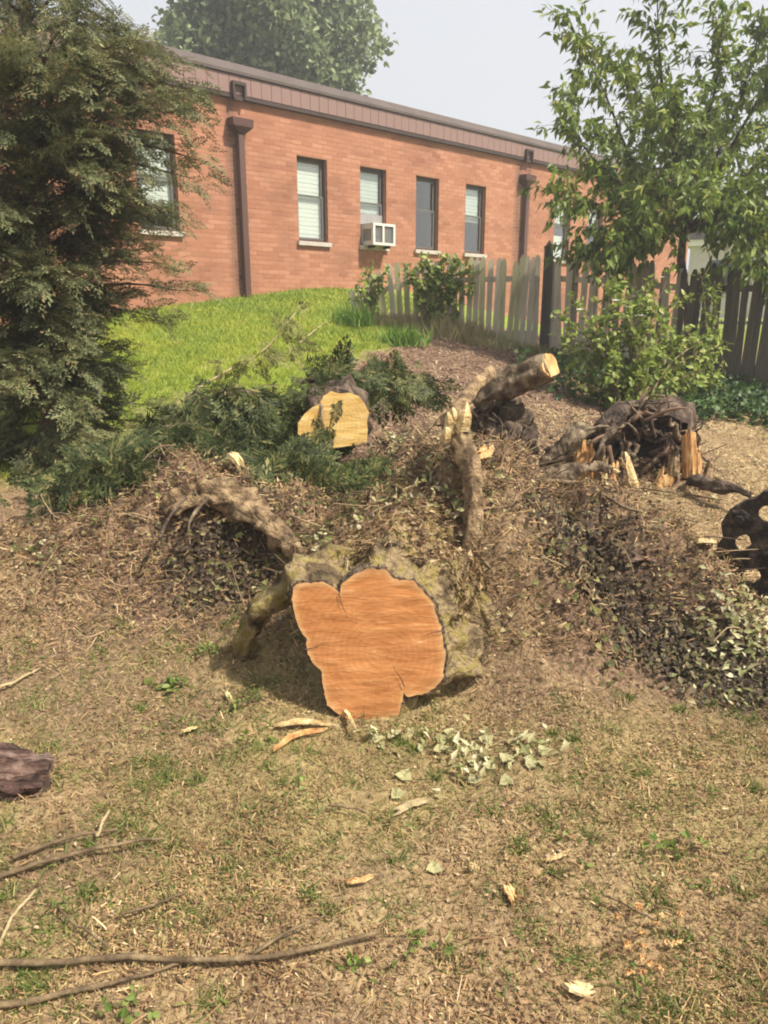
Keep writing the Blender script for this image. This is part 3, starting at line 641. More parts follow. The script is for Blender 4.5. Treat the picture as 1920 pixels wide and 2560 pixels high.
# ------------------------------------------------------------------ trees
def wiggle(P, amp, seed):
    P = np.asarray(P); r = np.random.default_rng(seed); d = r.normal(size=P.shape) * amp; d[0] = 0; return P + np.cumsum(d, 0) * .5
def conifer():
    base = onG(*at(58, 470, 5.6)[:2]); X0, Y0 = base[:2]; top = 5.0
    root = thing('conifer_tree', 'tall ragged olive-green conifer with feathery boughs beside the lawn', 'tree', base)
    tr = smooth_path([(0, 0, -.1), (.04, 0, 1.2), (.10, .03, 2.4), (.16, .0, 3.4), (.20, .05, top - base[2])], 16)
    wood = MB().tube(tr, np.linspace(.10, .012, 16), 9, .2, 3)
    pos = []; dr = []; sc = []
    def bough(a, tip, nsp, size, spread=.75, dens=1.0, seed=0):
        a = np.asarray(a); tip = np.asarray(tip); L = np.linalg.norm(tip - a); mid = a * .5 + tip * .5 + np.array([0, 0, .10 * L])
        P = wiggle(smooth_path([a, mid, tip], 8), .012, seed); wood.tube(P, np.linspace(.016, .003, 8) * (.6 + .5 * L), 4, 0, 0, False)
        ax = unit(tip - a)
        for k in range(int(nsp)):
            t = rng.uniform(.18, 1) ** .8; q = P[min(7, int(t * 7.99))] + rng.normal(size=3) * .035
            side = unit(np.cross(ax, [0, 0, 1])) * rng.choice([-1, 1]) * spread * rng.uniform(.2, 1)
            d = ax * rng.uniform(.4, 1) + side + np.array([0, 0, rng.uniform(-.55, .35)])
            pos.append(q); dr.append(d); sc.append(size * rng.uniform(.7, 1.25) * (1.1 - .35 * t))
    prof = lambda z: np.interp(z, [.3, .9, 1.3, 1.7, 2.2, 2.9, 3.4, 3.9, 4.4, 5.0], [.78, .62, .44, .58, .90, .98, .72, .50, .36, .1])
    for k in range(205):
        z = rng.uniform(.50, 3.05) if k < 182 else rng.uniform(3.05, 4.9); az = rng.uniform(0, 2 * pi); zl = z - base[2]
        i = np.interp(zl, tr[:, 2], np.arange(16)); p = np.array([np.interp(i, np.arange(16), tr[:, c]) for c in range(3)])
        L = prof(z) * rng.uniform(.55, 1.12); el = rng.uniform(-.1, .45) if z > .9 else rng.uniform(-.3, .1)
        tip = p + L * np.array([cos(az), sin(az), el]); bough(p, tip, (15 + 32 * L) * (1 if z < 3.05 else .5), .25, seed=k)
    # the boughs that reach out beyond the outline
    for k, (px, py, dy, pz) in enumerate([(208, 162, 0, 2.6), (196, 178, -.2, 2.5), (188, 292, 0, 1.6), (172, 268, -.25, 1.7), (163, 318, .1, 1.5), (196, 97, .1, 3.0), (202, 112, -.15, 3.0), (172, 128, -.2, 2.9), (150, 52, 0, 3.6), (178, 62, .2, 3.4), (120, 18, 0, 3.8), (165, 210, -.3, 2.3), (178, 228, .1, 2.2), (20, 500, -.5, .9), (62, 508, -.5, .8), (98, 470, -.4, .9), (40, 20, -.2, 3.8), (10, 60, -.3, 3.5), (30, 100, -.5, 3.2), (-20, 30, -.3, 3.8), (15, 10, .2, 3.9), (0, 85, 0, 3.4)]):
        tip = at(px, py, Y0 + dy) - base; zl = pz - base[2]
        p = np.array([np.interp(zl, tr[:, 2], tr[:, c]) for c in range(3)])
        bough(p, tip, 16 + 24 * np.linalg.norm(tip - p), .21, .6, seed=300 + k)
    pos = np.array(pos); dr = np.array(dr); up = np.tile([0, 0, 1.], (len(pos), 1)) + rng.normal(size=(len(pos), 3)) * .45
    V, T = sprays(pos, dr, up, np.array(sc))
    wood.obj('trunk', 'bark', root, True); mesh_obj('crown', V, T, 'conifer_leaf', root)
conifer()

def leafy_tree(name, label, base, limbs, trunk, lm, leaf, tw_len, leaf_n, leaf_sc, hang, twig_gap, bark='bark', group=None, tr=.09):
    root = thing(name, label, 'tree', base, group=group); wood = MB(); b = np.asarray(base, float)
    tp = smooth_path([p - b for p in trunk], 10); wood.tube(tp, np.linspace(tr, tr * .55, 10), 9, .2, 2)
    pos = []; dr = []; sc = []
    for li, (pts, r0) in enumerate(limbs):
        P = wiggle(smooth_path([p - b for p in pts], 14), .02, li); wood.tube(P, np.linspace(r0, .005, 14), 6, .1, li, False)
        L = np.linalg.norm(np.diff(P, axis=0), axis=1).sum(); n = max(3, int(L / twig_gap))
        for k in range(n):
            t = .16 + .84 * (k + rng.uniform(0, 1)) / n; i = min(12, int(t * 13)); a = P[i] + (P[i + 1] - P[i]) * rng.uniform(); ax = unit(P[i + 1] - P[i])
            d = unit(ax * .8 + rand_unit(1)[0] * .9 + np.array([0, 0, .12])); l = tw_len * rng.uniform(.5, 1.2) * (1.15 - .5 * t)
            e = a + d * l + np.array([0, 0, -.10 * l]); m = (a + e) / 2 + np.array([0, 0, .10 * l])
            Q = smooth_path([a, m, e], 5); wood.tube(Q, np.linspace(.006, .002, 5), 3, 0, 0, False)
            for q in range(leaf_n):
                u = rng.uniform(.1, 1); p = Q[min(4, int(u * 5))] + rng.normal(size=3) * .03
                dd = unit(d * .5 + rand_unit(1)[0] * .8 + np.array([0, 0, -hang])); pos.append(p); dr.append(dd); sc.append(leaf_sc * rng.uniform(.6, 1.2))
    pos = np.array(pos); R = basis(np.array(dr), rand_unit(len(pos)) * .7 + np.array([0, 0, .8]))
    V, T = scatter(leaf[0], leaf[1], pos, R, np.array(sc))
    wood.obj('trunk', bark, root, True); mesh_obj('crown', V, T, lm, root)
    return root
def right_tree():
    b = onG(*at(686, 300, 10.9)[:2], -.1)
    fork = at(684, 232, 10.9); up = at(690, 190, 10.9)
    limbs = []
    for (pts, r) in [([(684, 232, 10.9), (640, 170, 10.6), (600, 80, 10.4), (573, 28, 10.3)], .030),
                     ([(684, 232, 10.9), (640, 200, 10.4), (590, 150, 10.2), (567, 98, 10.1)], .028),
                     ([(684, 232, 10.9), (640, 215, 10.3), (592, 205, 10.0), (556, 196, 9.9)], .026),
                     ([(684, 232, 10.9), (645, 232, 10.3), (606, 238, 10.0), (584, 250, 9.9)], .024),
                     ([(684, 232, 10.9), (655, 235, 10.5), (630, 250, 10.2), (618, 264, 10.2)], .02),
                     ([(684, 232, 10.9), (672, 140, 10.7), (662, 60, 10.5), (660, -30, 10.4)], .032),
                     ([(684, 232, 10.9), (665, 150, 11.2), (640, 95, 11.3), (612, 60, 11.4)], .026),
                     ([(684, 232, 10.9), (650, 180, 11.2), (628, 150, 11.4), (606, 128, 11.5)], .022),
                     ([(684, 232, 10.9), (700, 150, 10.6), (715, 80, 10.4), (712, 20, 10.3)], .030),
                     ([(684, 232, 10.9), (720, 150, 10.8), (745, 90, 10.7), (762, 22, 10.7)], .030),
                     ([(684, 232, 10.9), (730, 190, 10.3), (770, 170, 10.0), (810, 165, 9.8)], .030),
                     ([(684, 232, 10.9), (720, 210, 9.9), (750, 205, 9.5), (790, 215, 9.2)], .026),
                     ([(684, 232, 10.9), (700, 200, 10.0), (705, 190, 9.4), (700, 200, 9.0)], .024),
                     ([(684, 232, 10.9), (668, 195, 10.0), (650, 185, 9.6), (640, 205, 9.4)], .022),
                     ([(684, 232, 10.9), (740, 225, 10.4), (770, 235, 10.0), (800, 250, 9.7)], .026),
                     ([(684, 232, 10.9), (730, 150, 11.3), (790, 110, 11.6), (840, 80, 11.7)], .028),
                     ([(684, 232, 10.9), (690, 170, 11.5), (700, 140, 12.0), (705, 125, 12.3)], .024),
                     ([(684, 232, 10.9), (662, 200, 11.2), (640, 190, 11.6), (622, 185, 11.9)], .022),
                     ([(684, 232, 10.9), (675, 160, 10.0), (672, 130, 9.7), (668, 110, 9.6)], .022),
                     ([(684, 232, 10.9), (740, 130, 10.0), (775, 60, 9.7), (800, 10, 9.5)], .028),
                     ([(684, 232, 10.9), (660, 225, 9.9), (635, 228, 9.6), (612, 245, 9.5)], .022),
                     ([(684, 232, 10.9), (725, 225, 9.7), (745, 240, 9.3), (768, 275, 9.1)], .022),
                     ([(684, 232, 10.9), (715, 228, 10.6), (738, 240, 10.3), (748, 262, 10.1)], .02),
                     ([(684, 232, 10.9), (735, 215, 10.7), (768, 228, 10.5), (790, 262, 10.4)], .022),
                     ([(684, 232, 10.9), (770, 190, 10.9), (850, 190, 10.9), (930, 200, 10.9)], .032),
                     ([(684, 232, 10.9), (780, 150, 10.4), (870, 110, 10.2), (960, 100, 10.0)], .032)]:
        limbs.append(([at(*p) for p in pts], r))
    leafy_tree('leafy_tree', 'bright green broadleaf tree with drooping narrow leaves behind the picket fence', b, limbs, [b, at(690, 330, 10.9), at(681, 270, 10.9), fork, up], 'peach_leaf', (LANCE_V * [1.25, 1, 1], LANCE_F), .60, 20, .145, .8, .072, 'bark_dark', tr=.085)
right_tree()

def far_tree():
    c = at(262, 40, 31); b = onG(c[0], 31.0, -.1); root = thing('background_tree', 'big hazy grey-green tree standing behind the brick building', 'tree', b)
    b = np.asarray(root.location); cl = c - b; wood = MB(); wood.tube(smooth_path([(0, 0, 0), (.1, 0, 3), (0, .1, cl[2] * .75)], 8), np.linspace(.38, .18, 8), 9, .1, 1)
    pos = []; nb = 85
    blobs = []
    for k in range(nb):
        d = rand_unit(1)[0]; d[2] = d[2] * .9; rad = rng.uniform(.3, 1.0) ** .5
        q = cl + d * rad * np.array([3.7, 3.4, 4.3]); r = rng.uniform(.7, 1.4); blobs.append((q, r))
        wood.tube(smooth_path([(0, 0, cl[2] * .45 + rng.uniform(0, 2)), cl * [.3, .3, 1] * .5 + q * .5 - [0, 0, .5], q], 7), np.linspace(.09, .02, 7), 5, 0, 0, False)
    for q, r in blobs:
        n = int(430 * r * r); d = rand_unit(n); rr = rng.uniform(.35, 1.0, n) ** .6 * (1 + .5 * rng.normal(size=n) * .25)
        pos.append(q + d * (rr * r)[:, None] * [1, 1, .8])
    pos = np.concatenate(pos); n = len(pos)
    R = basis(rand_unit(n) + [0, 0, -.4], rand_unit(n) + [0, 0, .8]); V, T = scatter(OVAL_V, OVAL_F, pos, R, rng.uniform(.16, .32, n))
    wood.obj('trunk', 'bark', root, True); mesh_obj('crown', V, T, 'far_leaf', root)
far_tree()

# ------------------------------------------------------------------ shrubs
def shrub(name, label, cat, base, stems, lm, leaf, leaf_sc, gap, n_side, side_len, hang=.1, flowers=(), group=None, seed=0):
    root = thing(name, label, cat, base, group=group); b = np.asarray(base, float); wood = MB(); pos = []; dr = []; sc = []
    for si, tip in enumerate(stems):
        tip = np.asarray(tip) - b; L = np.linalg.norm(tip); a = rng.normal(size=3) * [.10, .06, 0] * min(1, L); mid = (a + tip) / 2 + np.array([0, 0, .12 * L])
        P = wiggle(smooth_path([a - [0, 0, .05], mid, tip], 9), .01, seed + si); wood.tube(P, np.linspace(.009, .003, 9) * min(1, L * 2 + .12), 4, 0, 0, False)
        for k in range(max(3, int(L / gap))):
            t = rng.uniform(.15, 1.0); p0 = P[min(8, int(t * 9))]
            d = unit(rand_unit(1)[0] + np.array([0, 0, .35])); Q = smooth_path([p0, p0 + d * side_len * rng.uniform(.3, 1)], 3); wood.tube(Q, np.array([.004, .003, .0015]) * min(1, L * 2 + .15), 3, 0, 0, False)
            for q in range(n_side):
                p = Q[0] + (Q[2] - Q[0]) * rng.uniform(.2, 1.05) + rng.normal(size=3) * .012 * min(1, L * 2); pos.append(p); dr.append(unit(d * .5 + rand_unit(1)[0] + [0, 0, -hang])); sc.append(leaf_sc * rng.uniform(.55, 1.25))
    pos = np.array(pos); R = basis(np.array(dr), rand_unit(len(pos)) * .6 + np.array([0, -.2, .8])); V, T = scatter(leaf[0], leaf[1], pos, R, np.array(sc))
    wood.obj('stems', 'vine_stem', root); mesh_obj('foliage', V, T, lm, root)
    for (p, r) in flowers:
        p = np.asarray(p) - b; n = 9; az = np.linspace(0, 2 * pi, n, endpoint=False); d = np.stack([np.cos(az), np.sin(az) * .8 - .15, np.full(n, .45)], -1)
        V, T = scatter(OVAL_V * [1.5, 1, 1], OVAL_F, np.tile(p, (n, 1)), basis(d, np.tile([0, 0, 1.], (n, 1))), np.full(n, r)); mesh_obj('flower', V, T, 'petal', root)
    return root
Ys = 8.3
sb = G(636, 418)
stem_px = [(560, 318), (575, 300), (590, 315), (603, 290), (615, 282), (630, 300), (642, 296), (655, 288), (668, 276), (680, 300), (690, 330), (705, 340), (714, 352), (700, 372), (680, 380), (560, 350), (572, 372), (590, 390), (605, 395), (620, 370), (640, 360), (655, 350), (590, 345), (610, 335), (630, 335), (660, 395), (580, 405), (700, 395), (712, 385), (628, 400), (645, 330), (670, 340), (615, 310), (598, 325), (650, 385), (565, 335)]
shrub('flowering_shrub', 'loose yellow-green shrub with white flowers in front of the picket fence', 'shrub', sb, [at(x, y, Ys + rng.uniform(-.45, .45)) for x, y in stem_px], 'shrub_leaf', (OVAL_V, OVAL_F), .075, .052, 5, .20, flowers=[(at(580, 311, 8.0), .05), (at(616, 302, 8.1), .055), (at(628, 308, 7.9), .045), (at(642, 317, 7.8), .05), (at(648, 318, 7.85), .045), (at(662, 278, 8.2), .035)])
def tall_weed(px, tops, lab):
    b = G(*px); return shrub('tall_weed', lab, 'weed', b, [at(x, y, b[1] + rng.uniform(-.1, .1)) for x, y in tops], 'shrub_leaf', (LANCE_V, LANCE_F), .09, .05, 3, .10)
tall_weed((708, 405), [(710, 285), (704, 278), (716, 296), (708, 320)], 'tall thin yellow-green weed against the dark shaded fence')
tall_weed((706, 408), [(712, 330), (700, 338), (716, 345), (704, 352)], 'pale bushy weed at the edge of the white-flowered shrub')
def vine(px, Y, lab, tips, n=1):
    b = onG(*at(px[0], px[1], Y)[:2]); return shrub('climbing_vine', lab, 'vine', b, [at(x, y, Y + rng.uniform(-.12, .05)) for x, y in tips], 'shrub_leaf', (OVAL_V, OVAL_F), .10, .07, 5, .18)
vine((440, 330), 11.7, 'leafy vine bushing over the top of the pale picket fence', [(418, 268), (430, 262), (445, 266), (455, 272), (462, 280), (440, 285), (425, 285), (470, 268), (452, 290), (410, 280), (435, 275), (448, 258), (425, 258), (402, 270), (460, 262), (478, 275), (440, 300), (415, 295)])
vine((372, 325), 11.95, 'yellow-green vine on the leaning end pickets of the fence', [(360, 278), (368, 272), (378, 280), (362, 290), (385, 270), (372, 290)])
def tuft(px, Yd, n, L, lab, name='grass_tuft', m='tuft_leaf', wd=.010, rad=.06, cat='grass tuft', group=None):
    b = G(*px) if Yd is None else onG(*at(px[0], px[1], Yd)[:2]); 
    d = rand_unit(n) * [.75, .75, 0] + [0, 0, 1]; pos = np.c_[rng.normal(size=(n, 2)) * rad, np.full(n, -.01)]
    R = basis(d, rand_unit(n)); sc = np.c_[np.full(n, wd), rng.uniform(.5, 1.1, n) * L, np.full(n, L)]; V, T = scatter(BLADE_V, BLADE_F3, pos, R, sc)
    o = mesh_obj(name, V, T, m); o.location = b; return tag(o, lab, cat, group)
tuft((403, 350), 10.2, 260, .34, 'dense bright green clump on the mulch bank before the fence', 'leafy_clump', wd=.02, rad=.16, cat='plant')
tuft((355, 332), 11.4, 220, .42, 'green clump at the corner of the lawn by the fence end', 'leafy_clump', wd=.02, rad=.16, cat='plant')

# ------------------------------------------------------------------ the felled trunk
FACE = [(395, 370), (440, 352), (530, 350), (575, 372), (600, 395), (615, 350), (660, 315), (740, 290), (800, 290), (825, 330), (910, 340), (975, 385), (1020, 450), (1050, 540), (1062, 640), (1055, 760), (1020, 815), (960, 845), (895, 855), (882, 800), (878, 870), (860, 930), (800, 945), (765, 940), (740, 1000), (700, 1010), (670, 985), (600, 930), (545, 890), (530, 800), (520, 740), (480, 700), (455, 640), (450, 590), (420, 540), (400, 480), (393, 420)]
TRUNK = []
def felled_trunk():
    N = unit(np.array([.02, -1, .10])); p0 = at(369, 727, 2.66)
    def face_pt(px, py):
        r = ray(px, py); k = ((p0 - [0, 0, EYE]) @ N) / (r @ N); return np.array([0, 0, EYE]) + r * k
    pts = np.array([face_pt(200 + .2315 * X, 500 + .2315 * Y) for X, Y in FACE])
    # resample the outline evenly
    cl = np.vstack([pts, pts[:1]]); s = np.r_[0, np.cumsum(np.linalg.norm(np.diff(cl, axis=0), axis=1))]; K = 220
    u = np.linspace(0, s[-1], K, endpoint=False); O = np.stack([np.interp(u, s, cl[:, c]) for c in range(3)], -1); O = O + (unit(O - O.mean(0)) * (.010 * vnoise(u * 30, u * 0, 4) + .008 * vnoise(u * 80, u * 0, 5))[:, None])
    cen = O.mean(0); cen_g = np.array([cen[0], cen[1], 0])
    root = thing('felled_trunk', 'thick felled tree trunk with mossy bark and fresh orange sawn end', 'tree trunk', cen_g)
    U = unit(np.cross([0, 0, 1], -N)); Wv = np.cross(-N, U)
    U = unit(np.array([1, 0, 0]) - N * N[0]); Wv = np.cross(U, -N); Wv = Wv if Wv[2] > 0 else -Wv
    loc2 = np.stack([(O - cen) @ U, (O - cen) @ Wv], -1)
    ang = np.arctan2(loc2[:, 1], loc2[:, 0]); rad = np.linalg.norm(loc2, axis=1)
    axis = unit(np.array([.42, 1.0, .02])); Lb = .85; nr = 60; V = []
    for k in range(nr):
        t = k / (nr - 1); c = cen + axis * Lb * t + np.array([0, 0, .02 * sin(t * 3)])
        mx = sstep(0, .7, t) * .8; rr = rad * (1 - mx) + (.30 + .03 * np.cos(3 * ang + 1)) * mx
        grow = 1.02 + .035 * sstep(0, .05, t) + .10 * np.exp(-((ang - .1) / .7) ** 2) * sstep(0, .3, t) + .34 * np.exp(-((ang + .55) / .5) ** 2) * sstep(.03, .35, t)
        rg = .030 * np.cos(7 * ang + 2.0 + 1.5 * t) * sstep(0, .15, t) + .020 * np.cos(15 * ang + 4 * t) * sstep(0, .2, t)
        P2 = np.stack([np.cos(ang), np.sin(ang)], -1) * (rr * grow + rg)[:, None]
        q = c + P2[:, :1] * U + P2[:, 1:] * Wv
        if k > 0: q = q + unit(q - c) * ((.07 * vnoise3(q * 7, 4) + .055 * vnoise3(q * 19, 8) + .03 * vnoise3(q * 48, 9)) * sstep(0, .10, t))[:, None]
        V.append(q)
    V = np.concatenate(V); i = np.arange(nr - 1)[:, None] * K; j = np.arange(K)[None, :]; jn = (j + 1) % K
    Q = np.stack([i + j, i + jn, i + K + jn, i + K + j], -1).reshape(-1, 4)
    V = np.vstack([V, V[-K:].mean(0), cen + axis * .01]); e = len(V) - 2; k = np.arange(K); kn = (k + 1) % K
    T = np.concatenate([np.stack([k + (nr - 1) * K, kn + (nr - 1) * K, np.full(K, e)], -1), np.stack([kn, k, np.full(K, e + 1)], -1)])
    mesh_obj('bark', V - cen_g, [T, Q], 'bark_mossy', root, True)
    axp = cen + np.repeat(np.linspace(0, Lb, nr), K)[:, None] * axis; TRUNK.append((V[:nr * K], unit(V[:nr * K] - axp), np.repeat(np.linspace(0, 1, nr), K)))
    # the sawn face: grid of rings so it can be slightly uneven
    rings = 12; V = [np.zeros((1, 2))]; 
    RF = np.r_[np.linspace(0, .86, rings - 2)[1:], .91, .955, .985]
    for r in RF: V.append(loc2 * r)
    L2 = np.concatenate(V); off = .006 + .004 * vnoise(L2[:, 0] * 7, L2[:, 1] * 30, 5) + .006 * vnoise(L2[:, 0] * 5, L2[:, 1] * 5, 6)
    V = np.stack([L2[:, 0], -off, L2[:, 1]], -1); T = np.stack([np.zeros(K, int), 1 + k, 1 + kn], -1); Q = []
    for r in range(rings - 1): Q.append(np.stack([1 + r * K + k, 1 + (r + 1) * K + k, 1 + (r + 1) * K + kn, 1 + r * K + kn], -1))
    Vrim = np.stack([loc2[:, 0] * .985, np.full(K, .01), loc2[:, 1] * .985], -1); nb = len(V); V = np.vstack([V, Vrim]); Q.append(np.stack([nb - K + k, nb + k, nb + kn, nb - K + kn], -1))
    o = mesh_obj('sawn_face', V, [T, np.concatenate(Q)], 'cut_orange', root)
    rv = np.r_[0, np.repeat(RF, K), np.ones(K)]; o.data.attributes.new('rim', 'FLOAT', 'POINT').data.foreach_set('value', np.clip((rv - .90) / .07, 0, .8).astype(np.float32))
    FM = o.matrix_local = Matrix(((U[0], -N[0], Wv[0], cen[0] - cen_g[0]), (U[1], -N[1], Wv[1], cen[1] - cen_g[1]), (U[2], -N[2], Wv[2], cen[2] - cen_g[2]), (0, 0, 0, 1)))
    o['label'] = 'fresh orange sawn face streaked with saw marks'
    rm_ = np.concatenate([np.stack([loc2[:, 0] * q, np.full(K, y_), loc2[:, 1] * q], -1) for q, y_ in ((.983, -.004), (1.016 , -.001), (1.04, .02))]); rm_[K:] += rng.normal(size=(2 * K, 3)) * .002
    ro_ = mesh_obj('bark_rim', rm_, np.concatenate([np.stack([a_ * K + k, a_ * K + kn, (a_ + 1) * K + kn, (a_ + 1) * K + k], -1) for a_ in (0, 1)]), 'bark_dark', root); ro_.matrix_local = FM
    ck = MB()                                              # drying cracks that run in from the notches
    for (X_, Y_, tx, ty) in [(600, 398, 640, 520), (882, 802, 830, 700), (1055, 560, 930, 590), (455, 640, 560, 610), (700, 1005, 715, 860)]:
        a_ = face_pt(200 + .2315 * X_, 500 + .2315 * Y_); b_ = face_pt(200 + .2315 * tx, 500 + .2315 * ty); dd_ = unit(b_ - a_); ss = np.cross(dd_, N); m1 = a_ * .65 + b_ * .35 + ss * .004; m2 = a_ * .3 + b_ * .7 - ss * .003
        ck.add(np.array([a_ - ss * .0026, a_ + ss * .0026, m1 + ss * .0015, m1 - ss * .0015, m2 + ss * .0009, m2 - ss * .0009, b_]) + N * .0135 - cen_g, T=[(5, 4, 6)], Q=[(0, 1, 2, 3), (3, 2, 4, 5)])
    ck.obj('drying_cracks', 'bark_dark', root)
    # limbs that grow from this trunk
    lb = MB().tube(smooth_path([at(372, 556, 3.05), at(335, 562, 2.92), at(300, 578, 2.86), at(268, 602, 2.83), at(248, 632, 2.90), at(236, 668, 3.02)], 50), np.linspace(.060, .040, 50), 24, .5, 5, ridge=.6)
    lb.obj('side_limb', 'bark_mossy', root, True).location = -cen_g
    vl = MB().tube(smooth_path([at(420, 610, 3.20), at(455, 582, 3.16), at(471, 545, 3.16), at(474, 525, 3.18), at(474, 490, 3.25), at(466, 452, 3.35), at(456, 425, 3.42), at(450, 412, 3.45)], 60), np.interp(np.linspace(0, 1, 60), [0, .3, .7, 1], [.070, .040, .044, .034]), 20, .55, 6, ridge=.5)
    vo = vl.obj('upright_limb', 'root_tan', root, True); vo.location = -cen_g
    sp = MB()
    for (x0, y0, x1, y1, wd) in [(447, 440, 445, 416, .022), (455, 428, 453, 408, .034), (463, 428, 467, 402, .028), (450, 432, 448, 412, .03), (459, 440, 460, 412, .03)]:
        sp.tube(smooth_path([at(x0, y0, 3.38), at((x0 + x1) / 2 + 1, (y0 + y1) / 2, 3.36), at(x1, y1, 3.38)], 7), np.array([1, .95, .9, .85, .6, .5, .2]) * wd * .75, 5, 1.2, int(x0))
    so = sp.obj('broken_top', 'splinter_pale', vo)
    pl = MB().tube(smooth_path([at(452, 420, 3.46), at(463, 402, 3.6), at(476, 384, 3.8), at(491, 373, 3.95)], 30), np.linspace(.030, .036, 30), 14, .35, 8, ridge=.3)
    pl.obj('peeled_limb', 'root_tan', root, True).location = -cen_g
    gf = MB()
    for k, (x0, y0, x1, y1, rr) in enumerate([(455, 590, 505, 705, .06), (440, 580, 500, 650, .05)]):
        gf.tube(smooth_path([at(x0, y0, 2.98), at((x0 + x1) / 2 + 14, (y0 + y1) / 2 - 8, 2.98), at(x1, y1, 2.95)], 40), np.linspace(rr, rr * .6, 40), 18, .5, 20 + k, ridge=.4)
    gf.obj('root_flare', 'bark_mossy', root, True).location = -cen_g
felled_trunk()

def arched_root():
    P = smooth_path([at(160, 512, 3.66), at(188, 500, 3.66), at(218, 494, 3.64), at(248, 508, 3.58), at(275, 532, 3.46), at(303, 556, 3.32)], 70)
    b = onG(P[0][0], P[0][1]); root = thing('arched_root', 'thick tan peeled root arching over the soil hump', 'root', b)
    MB().tube(P - b, np.interp(np.linspace(0, 1, 70), [0, .3, .6, 1], [.05, .078, .07, .035]), 22, .9, 9, ridge=.6).obj('main_root', 'root_tan', root, True)
    for k, (x0, y0, x1, y1, rr, dx) in enumerate([(208, 497, 190, 545, .010, -9), (186, 497, 160, 538, .012, -4), (262, 520, 300, 566, .016, 10)]):
        p = smooth_path([at(x0, y0, 3.54), at((x0 + x1) / 2 + dx, (y0 + y1) / 2, 3.42), at(x1, y1, 3.34)], 16)
        MB().tube(p - b, np.linspace(rr, rr * .35, 16), 8, .7, k).obj('hanging_root', 'bark_dark' if k % 2 else 'bark', root, True)
arched_root()

def log_piece(name, label, a, b, ra, rb, bark, face, both=False, lump=.12, cat='log', tilt=None):
    a = np.asarray(a, float); b = np.asarray(b, float); base = onG(a[0], a[1]); root = thing(name, label, cat, base)
    n = 40; P = smooth_path([a, (a + b) / 2 + np.array([0, 0, .01]), b], n) - base
    MB().tube(P, np.linspace(ra, rb, n), 32, lump, 3, ridge=.22).obj('bark', bark, root, True)
    ends = [(a - base, unit(a - b), ra)] + ([(b - base, unit(b - a), rb)] if both else [])
    for c, d, r in ends:
        if tilt is not None: d = unit(d + np.asarray(tilt))
        K = 22; th = np.linspace(0, 2 * pi, K, endpoint=False); rr = r * (.90 + .12 * np.cos(2 * th + .6) + .07 * np.cos(3 * th + 1) + .06 * np.cos(5 * th) + .04 * np.cos(8 * th + 2))
        X = unit(np.cross(d, [0, 0, 1.])); Zv = np.cross(X, d)
        V = np.concatenate([[[0, 0, 0]], np.stack([np.cos(th) * rr, np.zeros(K), np.sin(th) * rr], -1), np.stack([np.cos(th) * rr * .98, np.full(K, -.02), np.sin(th) * rr * .98], -1)])
        k = np.arange(K); kn = (k + 1) % K
        o = mesh_obj('sawn_end', V, [np.stack([np.zeros(K, int), 1 + kn, 1 + k], -1), np.stack([1 + k, 1 + kn, 1 + K + kn, 1 + K + k], -1)], face, root)
        p = c + d * .012
        o.matrix_local = Matrix(((X[0], d[0], Zv[0], p[0]), (X[1], d[1], Zv[1], p[1]), (X[2], d[2], Zv[2], p[2]), (0, 0, 0, 1)))
    return root
# cut limb above the root ball, its sawn end to the right
log_piece('cut_limb', 'short grey-brown cut limb with orange sawn end propped on dark root ball', at(549, 366, 4.55), at(478, 400, 4.75), .088, .105, 'bark', 'splinter', lump=.22, tilt=(0, -.35, 0))
log_piece('cut_log', 'cut log with pale yellow sawn end under draped conifer boughs', at(336, 422, 4.32), at(330, 408, 5.2), .205, .19, 'bark_dark', 'cut_yellow', lump=.25)
def yellow_block():
    b = at(303, 441, 4.42); root = thing('split_wood_chunk', 'small wedge of pale yellow split wood beside the draped conifer boughs', 'wood', b)
    V = np.array([(-.085, 0, -.045), (.07, .0, -.04), (.085, .09, -.03), (-.06, .10, -.04), (-.02, .01, .065), (.035, .02, .05), (.03, .08, .05), (-.01, .08, .06)])
    mesh_obj('split_face', V, np.array([(0, 1, 5, 4), (1, 2, 6, 5), (2, 3, 7, 6), (3, 0, 4, 7), (4, 5, 6, 7), (3, 2, 1, 0)]), 'splinter_pale', root)
    MB().tube([(-.12, .03, -.06), (0, .03, -.065), (.14, .05, -.075)], [.03, .035, .03], 8, .3, 4).obj('bark_strip', 'bark_dark', root, True)
yellow_block()

def root_ball(name, label, px, Y, r, nroots, mats, seed):
    c = at(px[0], px[1], Y); b = onG(c[0], c[1]); root = thing(name, label, 'roots', b); rs = np.random.default_rng(seed)
    # lumpy soil core
    bm = bmesh.new(); bmesh.ops.create_icosphere(bm, subdivisions=4, radius=1); V = np.array([v.co for v in bm.verts]); Fc = np.array([[v.index for v in f.verts] for f in bm.faces]); bm.free()
    V = V * (np.asarray(r) * (1 + .40 * vnoise3(V * 2.3 + seed, seed) + .30 * vnoise3(V * 6, seed + 2) + .15 * vnoise3(V * 15, seed + 4))[:, None]) + (c - b)
    mesh_obj('soil_core', V, Fc, 'bark_dark', root, True)
    for k in range(nroots):
        d = rs.normal(size=3); d[1] = -abs(d[1]) * .8; d = unit(d); a = (c - b) + d * np.asarray(r) * rs.uniform(.5, .9)
        t = unit(np.cross(d, rs.normal(size=3))); L = rs.uniform(.5, 1.5) * np.mean(r)
        P = [a]; 
        for q in range(4): P.append(P[-1] + unit(t + rs.normal(size=3) * .5 + d * rs.uniform(-.35, .35) + [0, 0, -.15]) * L / 3)
        rr = rs.uniform(.006, .026); MB().tube(smooth_path(P, 12), np.linspace(rr, rr * .3, 12), 6, .3, k).obj('root', mats[k % len(mats)], root, True)
    return root
